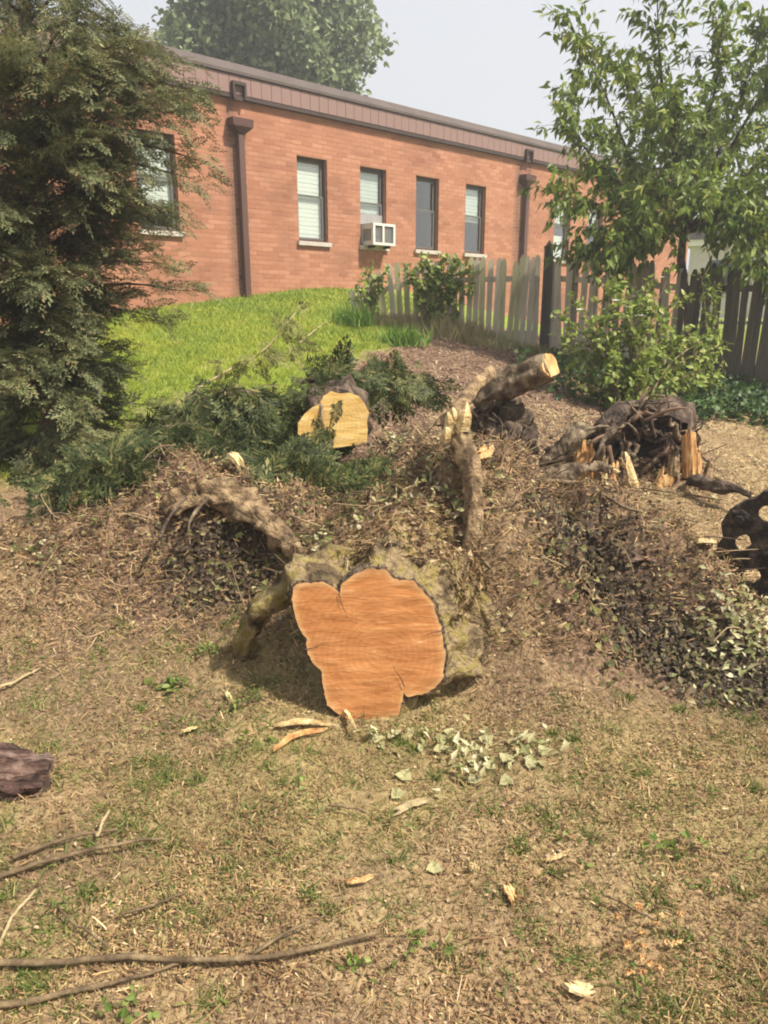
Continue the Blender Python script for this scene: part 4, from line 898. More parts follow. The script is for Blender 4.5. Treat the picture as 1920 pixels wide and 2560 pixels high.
root_ball('root_ball', 'dark tangled root ball beneath the cut limb', (500, 438), 4.75, (.22, .16, .22), 90, ['bark_dark', 'bark', 'bark_dark', 'bark'], 5)

def shattered_stump():
    c = G(640, 488); b = c; root = thing('shattered_stump', 'torn-up stump with jagged orange splinters around a dark hollow', 'stump', b); rs = np.random.default_rng(3); Y = b[1]
    K = 40; rings = 10; V = []; th = np.linspace(0, 2 * pi, K, endpoint=False)
    # upturned root mass with a hollow facing the camera
    cc = at(645, 447, Y + .28) - b
    for k in range(rings):
        t = k / (rings - 1); rx = .27 * (1 - t) ** .8 + .01; dep = .13 * (1 - (1 - t) ** 2) 
        p = np.stack([np.cos(th) * rx * 1.05, np.full(K, dep - .10), np.sin(th) * rx * .85], -1); p += (vnoise3(p * 9 + 3, 3) * .16 + vnoise3(p * 24, 4) * .05)[:, None] * unit(p + [0, -.1, 0])
        V.append(p + cc)
    back = [np.stack([np.cos(th) * rx * 1.1, np.full(K, yy), np.sin(th) * rx * .9], -1) + cc for rx, yy in ((.30, -.06), (.38, .04), (.36, .18), (.26, .34), (.02, .38))]
    back = [q + (vnoise3(q * 8, 6) * .14 + vnoise3(q * 22, 7) * .05)[:, None] * [1, .6, 1] for q in back]
    for VV, nm in ((V, 'hollow'), (back, 'soil_mass')):
        n = len(VV); A = np.concatenate(VV); i = np.arange(n - 1)[:, None] * K; j = np.arange(K)[None]; jn = (j + 1) % K
        mesh_obj(nm, A, np.stack([i + j, i + jn, i + K + jn, i + K + j], -1).reshape(-1, 4), 'soil_dark' if nm == 'hollow' else 'bark_dark', root, True)
    for k in range(130):
        a = rs.uniform(0, 2 * pi); q_ = rs.uniform(.25, 1.05); p = cc + np.array([cos(a) * .36 * q_ - .06, rs.uniform(-.20, .0), sin(a) * .30 * q_]); t = np.array([-sin(a), rs.uniform(-.6, .3), cos(a)]) * rs.choice([-1, 1]) + np.array([cos(a), 0, sin(a)]) * rs.uniform(-.2, .9)
        P = [p]; L = rs.uniform(.10, .34)
        for q in range(4): P.append(P[-1] + unit(t + rs.normal(size=3) * .45) * L / 3)
        rr = rs.uniform(.008, .030); MB().tube(smooth_path(P, 10), np.linspace(rr, rr * .3, 10), 6, .35, k).obj('root', ['bark_dark', 'bark', 'mulch_chip'][k % 3], root, True)
    rimp = smooth_path([at(570, 474, Y + .1) - b, at(590, 486, Y - .02) - b, at(620, 496, Y - .06) - b, at(645, 500, Y - .08) - b, at(670, 490, Y - .04) - b, at(700, 474, Y + .08) - b], 60)
    MB().tube(rimp, .045 + .02 * vnoise(np.arange(60) * .35, np.zeros(60), 3), 14, .9, 31, ridge=.5).obj('torn_rim', 'root_tan', root, True)
    shards = [(570, 480, 566, 462, .04, 'root_tan'), (600, 470, 607, 440, .04, 'root_tan'), (622, 488, 618, 470, .045, 'root_tan'), (676, 470, 676, 440, .04, 'root_tan'), (706, 474, 712, 458, .04, 'root_tan'), (580, 474, 583, 428, .050, 'splinter'), (588, 472, 591, 438, .035, 'splinter'), (604, 476, 602, 452, .030, 'splinter_pale'), (612, 474, 617, 458, .03, 'splinter'), (636, 490, 620, 449, .045, 'splinter_pale'), (628, 500, 634, 478, .040, 'splinter_pale'), (655, 487, 670, 462, .04, 'splinter'), (668, 478, 682, 455, .040, 'splinter'), (690, 470, 687, 424, .055, 'splinter'), (697, 468, 700, 440, .035, 'splinter'), (646, 492, 655, 480, .03, 'splinter_pale'), (594, 480, 598, 466, .03, 'splinter_pale')]
    for (x0, y0, x1, y1, wd, m) in shards:
        a = at(x0, y0 + 8, Y - .02) - b; t = at(x1, y1, Y + rs.uniform(-.02, .06)) - b; ax = t - a; nc = 8; az = rs.uniform(-.6, .6); sx = np.array([cos(az), sin(az), 0]); sy = np.array([-sin(az), cos(az), 0]) * .026
        u = np.linspace(-1, 1, nc); hts = 1.1 - .16 * np.abs(u - rs.uniform(-.8, .8)) - rs.uniform(0, .42, nc); V = []
        for kk, zz in enumerate((0, .45, .9)):
            for q in (-1, 1):
                for c in range(nc): V.append(a + ax * max(.12, hts[c]) * zz + sx * u[c] * wd * 1.05 * (1 - .15 * zz) + sy * q * (1 - .6 * zz) + rs.normal(size=3) * .005 + sy * 1.2 * u[c] ** 2)
        Q = []
        for kk in range(2):
            o0 = kk * 2 * nc; o1 = o0 + 2 * nc
            for c in range(nc - 1): Q += [(o0 + c, o0 + c + 1, o1 + c + 1, o1 + c), (o0 + nc + c + 1, o0 + nc + c, o1 + nc + c, o1 + nc + c + 1)]
            Q += [(o0 + nc, o0, o1, o1 + nc), (o0 + nc - 1, o0 + 2 * nc - 1, o1 + 2 * nc - 1, o1 + nc - 1)]
        Q += [(4 * nc + c, 4 * nc + c + 1, 5 * nc + c + 1, 5 * nc + c) for c in range(nc - 1)]
        mesh_obj('splinter', np.array(V), np.array(Q), m, root)
    for k, (x0, y0, x1, y1, rr) in enumerate([(600, 432, 545, 450, .03), (605, 455, 540, 470, .035), (600, 470, 530, 478, .028), (585, 425, 550, 438, .022), (690, 470, 735, 490, .025)]):
        P = smooth_path([at(x0, y0, Y + .15) - b, at((x0 + x1) / 2, (y0 + y1) / 2 - 4, Y + .1) - b, at(x1, y1, Y + .02) - b], 12)
        MB().tube(P, np.linspace(rr, rr * .5, 12), 12, .5, k + 60, ridge=.4).obj('buttress_root', ['bark', 'root_tan', 'bark'][k % 3], root, True)
shattered_stump()

def broken_root(label, pts, r0, m, seed):
    P = smooth_path([at(*p) for p in pts], 40); b = onG(P[0][0], P[0][1]); root = thing('broken_root', label, 'root', b)
    MB().tube(P - b, np.interp(np.linspace(0, 1, 40), [0, .5, 1], [r0, r0 * 1.1, r0 * .5]), 16, .7, seed, ridge=.6).obj('bark', m, root, True)
    e = P[-1] - b; d = unit(P[-1] - P[-4]); MB().tube([e - d * .02, e + d * .03, e + d * .06], [r0 * .45, r0 * .3, .003], 5, .8, seed).obj('torn_end', 'splinter_pale', root)
broken_root('thick brown broken root lying between root ball and shattered stump', [(530, 482, 5.0), (560, 474, 5.1), (592, 466, 5.2), (612, 470, 5.2)], .048, 'bark', 71)
broken_root('grey crooked root leaning against the shattered stump', [(540, 466, 5.2), (565, 446, 5.25), (592, 430, 5.35), (606, 428, 5.4)], .042, 'bark', 72)
broken_root('short tan root end lying in shavings before the root ball', [(506, 486, 4.6), (524, 480, 4.62), (545, 484, 4.65), (556, 492, 4.65)], .036, 'root_tan', 73)
broken_root('low dark root running out of the stump towards the wheel', [(690, 480, 5.2), (712, 486, 5.0), (735, 488, 4.9), (752, 496, 4.8)], .030, 'bark_dark', 74)
def machine_wheel():
    """dark toothed wheel that stands at the right edge"""
    c = at(789, 553, 3.25); b = onG(c[0], c[1]); root = thing('toothed_wheel', 'dark muddy toothed wheel with round holes standing on the ground', 'wheel', b); cc = c - b
    R0 = .29; K = 72; th = np.linspace(0, 2 * pi, K, endpoint=False); yaw = -.49; X = np.array([cos(yaw), sin(yaw), 0]); Yv = np.array([-sin(yaw), cos(yaw), 0])
    def ring(r, y): return cc + np.cos(th)[:, None] * r * X + np.sin(th)[:, None] * r * np.array([0, 0, 1.]) + Yv * y
    nh = 7; bm = bmesh.new(); t2 = np.linspace(0, 2 * pi, 112, endpoint=False); es = []
    def loop(pts):
        vs = [bm.verts.new((p[0], 0, p[1])) for p in pts]; es.extend(bm.edges.new((vs[i], vs[(i + 1) % len(vs)])) for i in range(len(vs)))
    ro = .300 + .030 * np.abs(np.cos(nh * (t2 + .087) / 2)) ** .8 - .012 + .010 * vnoise(t2 * 5, t2 * 0, 3); loop(np.c_[np.cos(t2) * ro, np.sin(t2) * ro])
    for k in range(nh):
        a = 2 * pi * (k + .5) / nh - .087; t3 = np.linspace(0, 2 * pi, 14, endpoint=False); rr = .032 * (1 + .3 * vnoise(t3 * 2, t3 * 0 + k, 7)); loop(np.c_[cos(a) * .195 + np.cos(t3) * rr * 1.1, sin(a) * .195 + np.sin(t3) * rr * 1.35])
    bmesh.ops.triangle_fill(bm, use_beauty=True, edges=es); bmesh.ops.subdivide_edges(bm, edges=[e for e in bm.edges if e.calc_length() > .05], cuts=2, use_grid_fill=True); bmesh.ops.triangulate(bm, faces=bm.faces)
    g = bmesh.ops.extrude_face_region(bm, geom=list(bm.faces)); bmesh.ops.translate(bm, verts=[v for v in g['geom'] if isinstance(v, bmesh.types.BMVert)], vec=(0, .05, 0)); bmesh.ops.triangulate(bm, faces=bm.faces); bmesh.ops.recalc_face_normals(bm, faces=bm.faces); bm.verts.index_update()
    Vw = np.array([v.co for v in bm.verts]); Fw = np.array([[v.index for v in f.verts] for f in bm.faces]); bm.free()
    Vw = Vw + np.c_[vnoise3(Vw * 30, 2), vnoise3(Vw * 26 + 4, 5) * .6, vnoise3(Vw * 30 + 9, 8)] * .012; Vw = cc + Vw[:, :1] * X + Vw[:, 1:2] * Yv + Vw[:, 2:] * np.array([0, 0, 1.])
    mesh_obj('disc', Vw, Fw, 'iron_muddy', root)
    for k in range(nh):
        a = 2 * pi * k / nh - .087; d = cos(a) * X + sin(a) * np.array([0, 0, 1.]); p = cc + d * .262
        to = MB().tube([p - Yv * .016, p - Yv * .012, p + Yv * .04], [.040, .052, .056], 14, .25, k, ridge=.2).obj('tooth', 'iron_muddy', root)
        MB().tube([p - Yv * .012, p - Yv * .034], [.026, .022], 6, .1, k).obj('bolt', 'iron_muddy', to)
    MB().tube([cc - Yv * .09, cc + Yv * .40], [.045, .045], 14).obj('axle', 'iron_muddy', root, True)
    leg = MB(); e = cc + Yv * .36; g = np.array([e[0], e[1], float(h(*(e + b)[:2])) - b[2] - .03]); leg.tube([e, g], [.04, .04], 10); leg.tube([g - X * .15 + [0, 0, .03], g + X * .15 + [0, 0, .03]], [.035, .035], 8); leg.obj('support_leg', 'iron_muddy', root)
machine_wheel()

def bark_chunk():
    a = at(-46, 782, 2.18); b = at(44, 782, 2.22); base = onG(0, 0); base = onG(b[0], b[1]); root = thing('bark_chunk', 'dark reddish-brown chunk of broken log with rough bark lying in dry grass', 'log', base); root.scale = (1, 1, .66)
    P = smooth_path([a - base, (a + b) / 2 - base + [0, 0, .01], b - base], 22)
    MB().tube(P + [0, .02, .0], np.linspace(.085, .065, 22), 30, .8, 14, ridge=.7).obj('bark', 'bark_red', root, True)
    MB().tube([b - base + [-.05, .0, -.02], b - base + [.02, .0, -.02]], [.05, .035], 12, .5, 3).obj('broken_end', 'soil_dark', root, True)
    MB().tube([a - base + [0, -.10, -.03], b - base + [-.06, -.09, -.045]], [.028, .02], 8, .4, 8).obj('bark_slab', 'root_tan', root, True)
bark_chunk()

# ------------------------------------------------------------------ draped conifer boughs (cut branches in a heap)
def cut_bough(label, pts, n, size, m='conifer_cut', hangdown=.9, r0=.018, stem='bark', seed=0, spread=.10):
    P = smooth_path([at(*p) for p in pts], 16); b = onG(P[0][0], P[0][1]); root = thing('conifer_bough', label, 'branch', b, group='cut conifer boughs in a heap'); P = P - b
    MB().tube(P, np.linspace(r0, .004, 16), 6, .15, seed).obj('stem', stem, root, True)
    i = rng.integers(1, 16, n); p = P[i] + rng.normal(size=(n, 3)) * [spread, spread, spread * .6]; ax = unit(np.gradient(P, axis=0))[i]
    d = ax * rng.uniform(.1, .7, (n, 1)) + rand_unit(n) * .65 + np.array([0, -.15, -hangdown]) * rng.uniform(.4, 1.2, (n, 1))
    V, T = sprays(p, d, rand_unit(n) * .5 + np.array([0, -.8, .4]), size * rng.uniform(.65, 1.3, n), FAT_SPRAYS); mesh_obj('foliage', V, T, m, root)
cut_bough('top bough of the cut conifer heap, yellowish, reaching up over the lawn edge', [(150, 440, 5.3), (180, 402, 5.5), (225, 372, 5.7), (262, 352, 5.85), (296, 312, 6.0)], 46, .20, 'conifer_yellow', .35, .014, 'twig_pale', 1, .07)
cut_bough('bough hanging in dark green fringes from the crest of the cut heap', [(130, 450, 5.0), (190, 408, 5.1), (240, 396, 5.1), (282, 398, 5.0)], 120, .27, seed=2, spread=.10, hangdown=1.3)
cut_bough('drooping dark green bough hanging beside the split yellow wood', [(205, 400, 4.8), (248, 392, 4.75), (268, 412, 4.65), (274, 440, 4.55)], 105, .26, seed=3, hangdown=1.5, spread=.08)
cut_bough('dark bough lying low behind the arched root', [(100, 470, 4.5), (170, 455, 4.5), (230, 460, 4.45), (290, 480, 4.35)], 170, .26, seed=4, hangdown=.5, spread=.16)
cut_bough('dark bough lying in the hollow beneath the pale yellow log end', [(235, 490, 4.05), (275, 488, 4.0), (320, 484, 4.0), (368, 476, 4.05)], 150, .22, seed=5, hangdown=.3, spread=.12)
cut_bough('green bough draped over the pale yellow log end', [(300, 382, 4.9), (330, 378, 4.75), (358, 380, 4.72), (392, 390, 4.9)], 60, .20, seed=6, hangdown=.35, spread=.09)
cut_bough('short green bough on the mulch above the pale yellow log', [(320, 380, 5.4), (360, 372, 5.5), (400, 378, 5.5), (418, 395, 5.4)], 80, .20, seed=7, hangdown=.3, spread=.10)
cut_bough('dark bough at the foot of the standing conifer', [(40, 500, 4.7), (100, 478, 4.6), (140, 482, 4.5), (180, 488, 4.4)], 130, .25, seed=8, hangdown=.5, spread=.16)
cut_bough('thin fringe of conifer hanging across the middle of the yellow log face', [(316, 388, 4.62), (320, 396, 4.36), (322, 416, 4.28), (322, 436, 4.26)], 30, .14, seed=9, hangdown=1.2, spread=.045)
cut_bough('dark drooping bough between the yellow log and the standing conifer', [(150, 430, 4.9), (195, 425, 4.7), (225, 440, 4.55), (245, 470, 4.4)], 90, .26, seed=11, hangdown=1.4, spread=.08)

# ------------------------------------------------------------------ loose branches and sticks on the ground
def stick(label, px, r0, r1, m='twig', name='fallen_branch', cat='branch', lift=.012, side=(), group=None):
    lift = lift + .016; r0 *= 1.25; r1 *= 1.25; P = smooth_path([G(x, y, lift) for x, y in px], 30); P[:, 2] = np.maximum(P[:, 2], h(P[:, 0], P[:, 1]) + r1 * .4 + .008)
    P = P + np.cumsum(rng.normal(size=P.shape) * .0012, 0); b = P[0] * [1, 1, 1]
    root = thing(name, label, cat, b, group=group); MB().tube(P - b, np.linspace(r0, r1, 30), 7, .25, len(px)).obj('stem', m, root, True)
    for sp in side:
        Q = smooth_path([G(x, y, lift + .012 * i) for i, (x, y) in enumerate(sp)], 12); MB().tube(Q - b, np.linspace(r1 * 1.1, r1 * .4, 12), 5, .2, 2).obj('side_twig', m, root, True)
stick('long brown branch lying across the dry grass, with a thin side twig', [(-30, 976), (52, 978), (126, 970), (189, 977), (260, 974), (320, 966), (380, 949)], .007, .0045, side=[[(252, 968), (290, 948), (326, 932)]])
stick('bowed brown branch joining the long branch from below', [(-30, 1024), (40, 1008), (84, 997), (130, 985), (176, 975)], .0065, .004)
stick('thin dark stick in the dry grass, upper of two alongside', [(14, 866), (60, 852), (117, 841)], .006, .003)
stick('thin dark stick in the dry grass, lower of two alongside', [(-10, 890), (60, 871), (134, 853), (165, 848)], .006, .003)
stick('short dark twig lying alone in straw above the long branch', [(122, 924), (155, 916), (187, 905)], .004, .002)
stick('pale straight stick slanting up through the straw', [(0, 956), (18, 930), (36, 906)], .004, .003, 'twig_pale')
stick('pale straight stick near the broken bark chunk', [(-4, 700), (18, 686), (40, 674)], .006, .004, 'twig_pale')
stick('short pale twig standing out of the dark sticks', [(99, 845), (103, 836), (107, 825)], .005, .003, 'twig_pale', lift=.02)
stick('dark low stick lying on the ground before the shaded fence', [(690, 413), (725, 412), (775, 411)], .010, .008, 'bark_dark', side=[[(752, 412), (762, 402), (775, 393)]])
stick('thin brown twig on the mulch bank', [(300, 345), (318, 330), (330, 322)], .008, .004, 'twig_pale')
stick('curved grey stick on leaf pile behind the trunk', [(385, 541), (405, 550), (430, 549)], .014, .010, 'bark')
stick('long pale stick lying across the ground before the stump', [(540, 486), (600, 488), (665, 497), (715, 503)], .010, .006, 'twig')
stick('slender dark twig on bare ground right of the trunk', [(600, 500), (640, 520), (690, 525)], .008, .004)
stick('thin twig beside the orange chips', [(600, 905), (625, 915), (650, 930)], .004, .002)
stick('thin straw-coloured twig below the leaf heap', [(330, 815), (350, 818), (366, 823)], .004, .003, 'twig')
stick('dark short twig among green weeds', [(110, 960), (80, 935), (60, 915)], .003, .002)

# ------------------------------------------------------------------ chips, splinters, single leaves
def strip(label, px, wd, th, m, name='wood_splinter', cat='splinter', lift=.012, group=None):
    P0 = smooth_path([G(x, y, lift) for x, y in px], 9); b = P0[0].copy(); mb = MB(); n = 9
    for j in (-1, 0, 1):                                   # three torn slivers that overlap lengthwise
        d = unit(np.gradient(P0, axis=0)); s_ = unit(np.cross(d, [0, 0, 1.])); a0, a1 = sorted(rng.uniform(0, .22, 1).tolist() + rng.uniform(.72, 1.0, 1).tolist()); t = np.linspace(a0, a1, n) * (n - 1); P = np.stack([np.interp(t, np.arange(n), P0[:, c]) for c in range(3)], -1) + s_ * (j * wd * .55)
        P = P + rng.normal(size=P.shape) * .0018; P[:, 2] += .006 + .004 * np.sin(np.linspace(0, pi, n)) + rng.uniform(0, .004); ww = wd * .48 * (np.array([.1, .6, 1, .9, 1, .85, .9, .5, .08]) * rng.uniform(.6, 1.25, n))[:, None]; up = np.array([0, 0, th * .8])
        V = np.concatenate([P - s_ * ww - b, P + s_ * ww - b, P + s_ * ww * .7 + up - b, P - s_ * ww * .8 + up * .8 - b]); i = np.arange(n - 1)
        Q = np.concatenate([np.stack([a * n + i, a * n + i + 1, c * n + i + 1, c * n + i], -1) for a, c in ((1, 0), (2, 1), (3, 2), (0, 3))]); mb.add(V, Q=np.vstack([Q, [(0, n, 2 * n, 3 * n)], [(n - 1, 4 * n - 1, 3 * n - 1, 2 * n - 1)]]))
    o = mb.obj(name, m); o.location = b; return tag(o, label, cat, group)
strip('long pale yellow splinter curving out from under the sawn trunk', [(269, 736), (300, 729), (339, 731)], .014, .010, 'splinter_pale', lift=.02)
strip('orange splinter lying beside the long pale one under the trunk', [(273, 757), (297, 742), (330, 736)], .015, .012, 'splinter')
strip('pale grey flat strip of wood lying in the dry grass', [(388, 822), (412, 812), (441, 803)], .016, .005, 'twig_pale')
strip('short upright pale splinter in a green weed', [(226, 695), (229, 702), (232, 712)], .010, .008, 'splinter_pale')
strip('small pale splinter at the bottom of the sawn face', [(343, 718), (350, 728), (357, 742)], .008, .006, 'splinter_pale', lift=.03)
strip('reddish chip lying flat in straw', [(342, 889), (360, 888), (380, 882)], .011, .006, 'splinter')
strip('pale curled chip in straw beside weeds', [(176, 738), (188, 736), (200, 731)], .012, .005, 'splinter_pale')
strip('bright yellow chip lying alone on bare soil', [(563, 992), (580, 999), (596, 993)], .018, .009, 'splinter_pale')
strip('pale bent twig-like splinter on bare soil', [(541, 869), (556, 868), (572, 860)], .008, .006, 'splinter_pale')
strip('small square pale chip in straw', [(468, 878), (474, 875), (480, 874)], .014, .010, 'splinter_pale')
strip('tiny white chip in straw', [(502, 869), (505, 867), (509, 866)], .009, .006, 'splinter_pale')
strip('orange brown bark flake standing in the soil', [(504, 890), (510, 900), (514, 912)], .014, .008, 'splinter')
strip('red-brown bark piece on ground by the dark soil hump', [(615, 575), (640, 572), (662, 574)], .03, .02, 'bark_red', 'bark_flake', 'bark')
strip('peeled pink-brown bark slab on the dark soil hump', [(575, 590), (590, 600), (600, 628)], .035, .02, 'root_tan', 'bark_flake', 'bark')
strip('whitish flat wood slab left of the toothed wheel', [(690, 548), (708, 550), (724, 552)], .03, .02, 'splinter_pale', lift=.02)
strip('orange split wedge at the foot of the upright limb', [(478, 478), (484, 470), (489, 460)], .035, .03, 'splinter', lift=.05)
strip('tan split wedge behind the arched root', [(228, 472), (236, 478), (246, 488)], .03, .03, 'splinter_pale', lift=.06)
for k in range(30):
    x = 600 + 75 * rng.uniform(); y = 915 + 70 * rng.uniform(); 
    o = strip('small orange-brown wood chip on the reddish bare soil patch', [(x, y), (x + rng.uniform(2, 6), y + rng.uniform(-3, 3)), (x + rng.uniform(6, 12), y + rng.uniform(-5, 5))], rng.uniform(.004, .008), .004, 'splinter' if k % 3 else 'dry_leaf', 'wood_chip', 'wood chip', group='orange chips on the bare soil')
def big_leaf(label, px, L, m='pale_leaf', group=None, yaw=None, tpl=(IVY_V, IVY_F)):
    p = G(*px, .012); yaw = rng.uniform(0, 2 * pi) if yaw is None else yaw
    d = np.array([[cos(yaw), sin(yaw), .08]]); V, T = scatter(tpl[0], tpl[1], np.zeros((1, 3)), basis(d, np.array([[0, -.4, 1.]])), np.array([L])); V = np.vstack([V, V - [0, 0, .0025]]); T = np.vstack([T, T[:, ::-1] + len(V) // 2])
    o = mesh_obj('fallen_leaf', V, T, m); o.location = p; return tag(o, label, 'leaf', group)
big_leaf('pale cream leaf lying on straw, upper of two', (402, 784), .075, yaw=1.2); big_leaf('pale cream leaf lying on straw, lower of two', (400, 801), .065, yaw=2.0); big_leaf('pale curled leaf beside a yellow straw stem', (434, 878), .06, yaw=1.5)
for k, (x, y) in enumerate([(404, 742), (420, 748), (448, 740), (468, 738), (478, 748), (492, 745), (508, 748), (520, 752), (532, 762), (540, 768), (500, 762), (470, 770), (462, 782), (488, 772), (440, 756), (455, 765), (380, 748), (372, 742), (395, 752), (525, 770), (414, 735), (486, 756), (510, 765), (538, 755), (436, 742), (476, 788), (500, 785)]):
    big_leaf('curled pale grey-green leaf in the small heap below the trunk' if k % 3 else 'curled brown-green leaf in the small heap below the trunk', (x, y), rng.uniform(.035, .065), 'pale_leaf' if k % 3 else 'ivy_leaf', 'leaves heaped below the trunk' if k % 3 else 'brown leaves heaped below the trunk')

# ------------------------------------------------------------------ weeds
def weed(px, n, L, lab):
    b = G(*px); k = max(4, n // 5); a = rng.uniform(0, 2 * pi, k); r = rng.uniform(.3, 1.0, k) * L * 2.0
    root = shrub('weed', lab, 'weed', b, [b + [cos(q) * w_, sin(q) * w_ * .8, L * rng.uniform(.15, .7)] for q, w_ in zip(a, r)], 'weed_leaf', (OVAL_V, OVAL_F) if rng.uniform() < .5 else (LANCE_V * [1.3, 1, 1], LANCE_F), L * rng.uniform(.38, .6), .022, 2, L * .35)
    return root
for px, n, L, lab in [((300, 790), 26, .055, 'bright green leafy weed in straw below the pale splinters'), ((165, 692), 18, .06, 'green weed by a pale curled chip'), ((226, 715), 34, .06, 'dark green spreading weed around the upright splinter'), ((272, 700), 22, .06, 'green weed in the shadow beside the trunk'), ((212, 652), 34, .065, 'ivy sprig at the foot of the shaded soil hump'), ((140, 1014), 30, .05, 'bright green weed below the long branches'), ((70, 925), 16, .035, 'small weed between dark sticks and long branch'), ((138, 738), 14, .045, 'small weed in straw near the bark chunk'), ((586, 858), 18, .04, 'bright weed by the pale bent splinter'), ((682, 860), 36, .05, 'green weed patch on shaded soil'), ((716, 905), 30, .045, 'low weed patch at the edge of reddish soil'), ((763, 862), 16, .05, 'single broad-leaved weed on shaded ground'), ((560, 968), 24, .035, 'small weed above the bright yellow chip'), ((640, 1005), 30, .04, 'weed patch on the bare soil by the yellow chip'), ((390, 975), 24, .04, 'green weed beside the end of the long branch'), ((352, 975), 20, .035, 'small weed under the end of the long branch'), ((420, 945), 26, .035, 'soft green weed in bare soil'), ((258, 745), 16, .05, 'dark weed by the splinter tip'), ((40, 560), 26, .07, 'pale green sprig at the foot of the conifer'), ((108, 530), 22, .06, 'small leafy sprig on the slope of the hump')]:
    weed(px, n, L, lab)

# ------------------------------------------------------------------ uncounted litter (stuff)
def stuff(name, V, T, m, label): o = mesh_obj(name, V, T, m); o['kind'] = 'stuff'; o['label'] = label; return o
def ground_pts(n, y0, y1, power=2.0, half=.72):
    """random ground points in the wedge before the camera, denser nearby"""
    u = rng.uniform(size=n); y = (y0 ** (2 - power) + u * (y1 ** (2 - power) - y0 ** (2 - power))) ** (1 / (2 - power)) if power != 2 else y0 * (y1 / y0) ** u
    x = rng.uniform(-1, 1, n) * (.62 * y + .65); return x, y
def flat_litter(x, y, tpl, sc, lift=(.0, .02), tilt=.25):
    n = len(x); z = h(x, y); e = .02; gx = (h(x + e, y) - h(x - e, y)) / (2 * e); gy = (h(x, y + e) - h(x, y - e)) / (2 * e); N = unit(np.stack([-gx, -gy, np.ones(n)], -1))
    a = rng.uniform(0, 2 * pi, n); d = np.stack([np.cos(a), np.sin(a), np.zeros(n)], -1); d = unit(d - N * (d * N).sum(1, keepdims=True)) + N * (rng.normal(size=(n, 1)) * tilt)
    pos = np.stack([x, y, z], -1) + N * rng.uniform(*lift, n)[:, None]; return scatter(tpl[0], tpl[1], pos, basis(d, N + rand_unit(n) * .25), sc)
# dead straw
n = 175000; x, y = ground_pts(n, 1.0, 7.0); cl_ = fbm(x * 2.2, y * 2.2, 91, 3) + .5 * fbm(x * 9, y * 9, 95, 2); zn = zones(x, y); keep = (zn[:, 0] < .7) & (cl_ > rng.uniform(-.45, .5, n)) & (rng.uniform(size=n) > zn[:, 1] * .75) & (rng.uniform(size=n) > zn[:, 2] * .7) & ~((y > 5.4) & (x < 2.2)); x = x[keep]; y = y[keep]; n = len(x)
V, T = flat_litter(x, y, (STRIP_V, STRIP_F), np.c_[rng.uniform(.0016, .0042, n) * (.7 + y * .22), rng.uniform(.006, .022, n) * (1 + 1.6 * (rng.uniform(size=n) < .12)), np.full(n, .05)], (.001, .012), .35)
stuff('dry_straw', V, T, 'straw', 'short dead straw and dry grass scattered over the yard')
n = 64000; x, y = ground_pts(n, 1.0, 6.5); cl_ = fbm(x * 3, y * 3, 191, 3); zn = zones(x, y); keep = (cl_ > rng.uniform(-.4, .4, n)) & (zn[:, 0] < .7) & (rng.uniform(size=n) > zn[:, 1] * .5) & ~((y > 5.4) & (x < 2.2)); x = x[keep]; y = y[keep]; n = len(x)
V, T = flat_litter(x, y, (OVAL_V, OVAL_F), rng.uniform(.005, .018, n), (.001, .012), .5); stuff('leaf_crumbs', V, T, 'dry_leaf', 'brown crumbs of dead leaf and bark in the straw')
# short living and dead grass standing
n = 80000; x, y = ground_pts(n, 1.0, 6.5); g = fbm(x * .9, y * .9, 57, 4) + .4 * fbm(x * 5, y * 5, 77, 2); g = g + .25 * sstep(1.75, 1.25, y) * sstep(-.2, .3, x); keep = (g > rng.uniform(-.35, .5, n)) & (rng.uniform(size=n) > mound(x, y) * .8) & ~((y > 5.4) & (x < 2.2)); x = x[keep]; y = y[keep]; n = len(x)
z = h(x, y); d = rand_unit(n) * [1, 1, .2] + [0, 0, .75]; V, T = scatter(BLADE_V, BLADE_F3, np.stack([x, y, z], -1), basis(d, rand_unit(n)), np.c_[rng.uniform(.0018, .0036, n) * (.8 + y * .2), rng.uniform(.015, .05, n), np.full(n, .03)])
mat('sparse_blade', [(0, (.10, .13, .03)), (.25, (.18, .19, .055)), (.5, (.29, .22, .10)), (1, (.42, .31, .17))], trans=.25)
stuff('sparse_grass', V, T, 'sparse_blade', 'thin olive grass growing through the straw')
mat('clump_blade', [(0, (.06, .10, .022)), (.5, (.12, .17, .035)), (.8, (.20, .23, .06)), (1, (.34, .29, .12))], trans=.3, rough=.6)
cx, cy = ground_pts(700, 1.1, 4.2); gg = fbm(cx * .9, cy * .9, 57, 4) + .3 * sstep(1.9, 1.3, cy) * sstep(-.1, .3, cx) + .25 * np.exp(-((cx - 1.2) / .5) ** 2 - ((cy - 2.1) / .35) ** 2); k = (gg > rng.uniform(-.25, .45, 700)) & (mound(cx, cy) < .5); cx = cx[k]; cy = cy[k]; m_ = rng.integers(14, 70, len(cx)); x = np.repeat(cx, m_); y = np.repeat(cy, m_); n = len(x); sp_ = np.repeat(rng.uniform(.012, .055, len(cx)), m_); x = x + rng.normal(size=n) * sp_; y = y + rng.normal(size=n) * sp_
d = rand_unit(n) * [1, 1, .2] + [0, 0, .55]; V, T = scatter(BLADE_V, BLADE_F3, np.stack([x, y, h(x, y)], -1), basis(d, rand_unit(n)), np.c_[rng.uniform(.0025, .006, n), rng.uniform(.015, .06, n), np.full(n, .03)]); stuff('grass_clumps', V, T, 'clump_blade', 'small green clumps of grass growing in the dry yard')
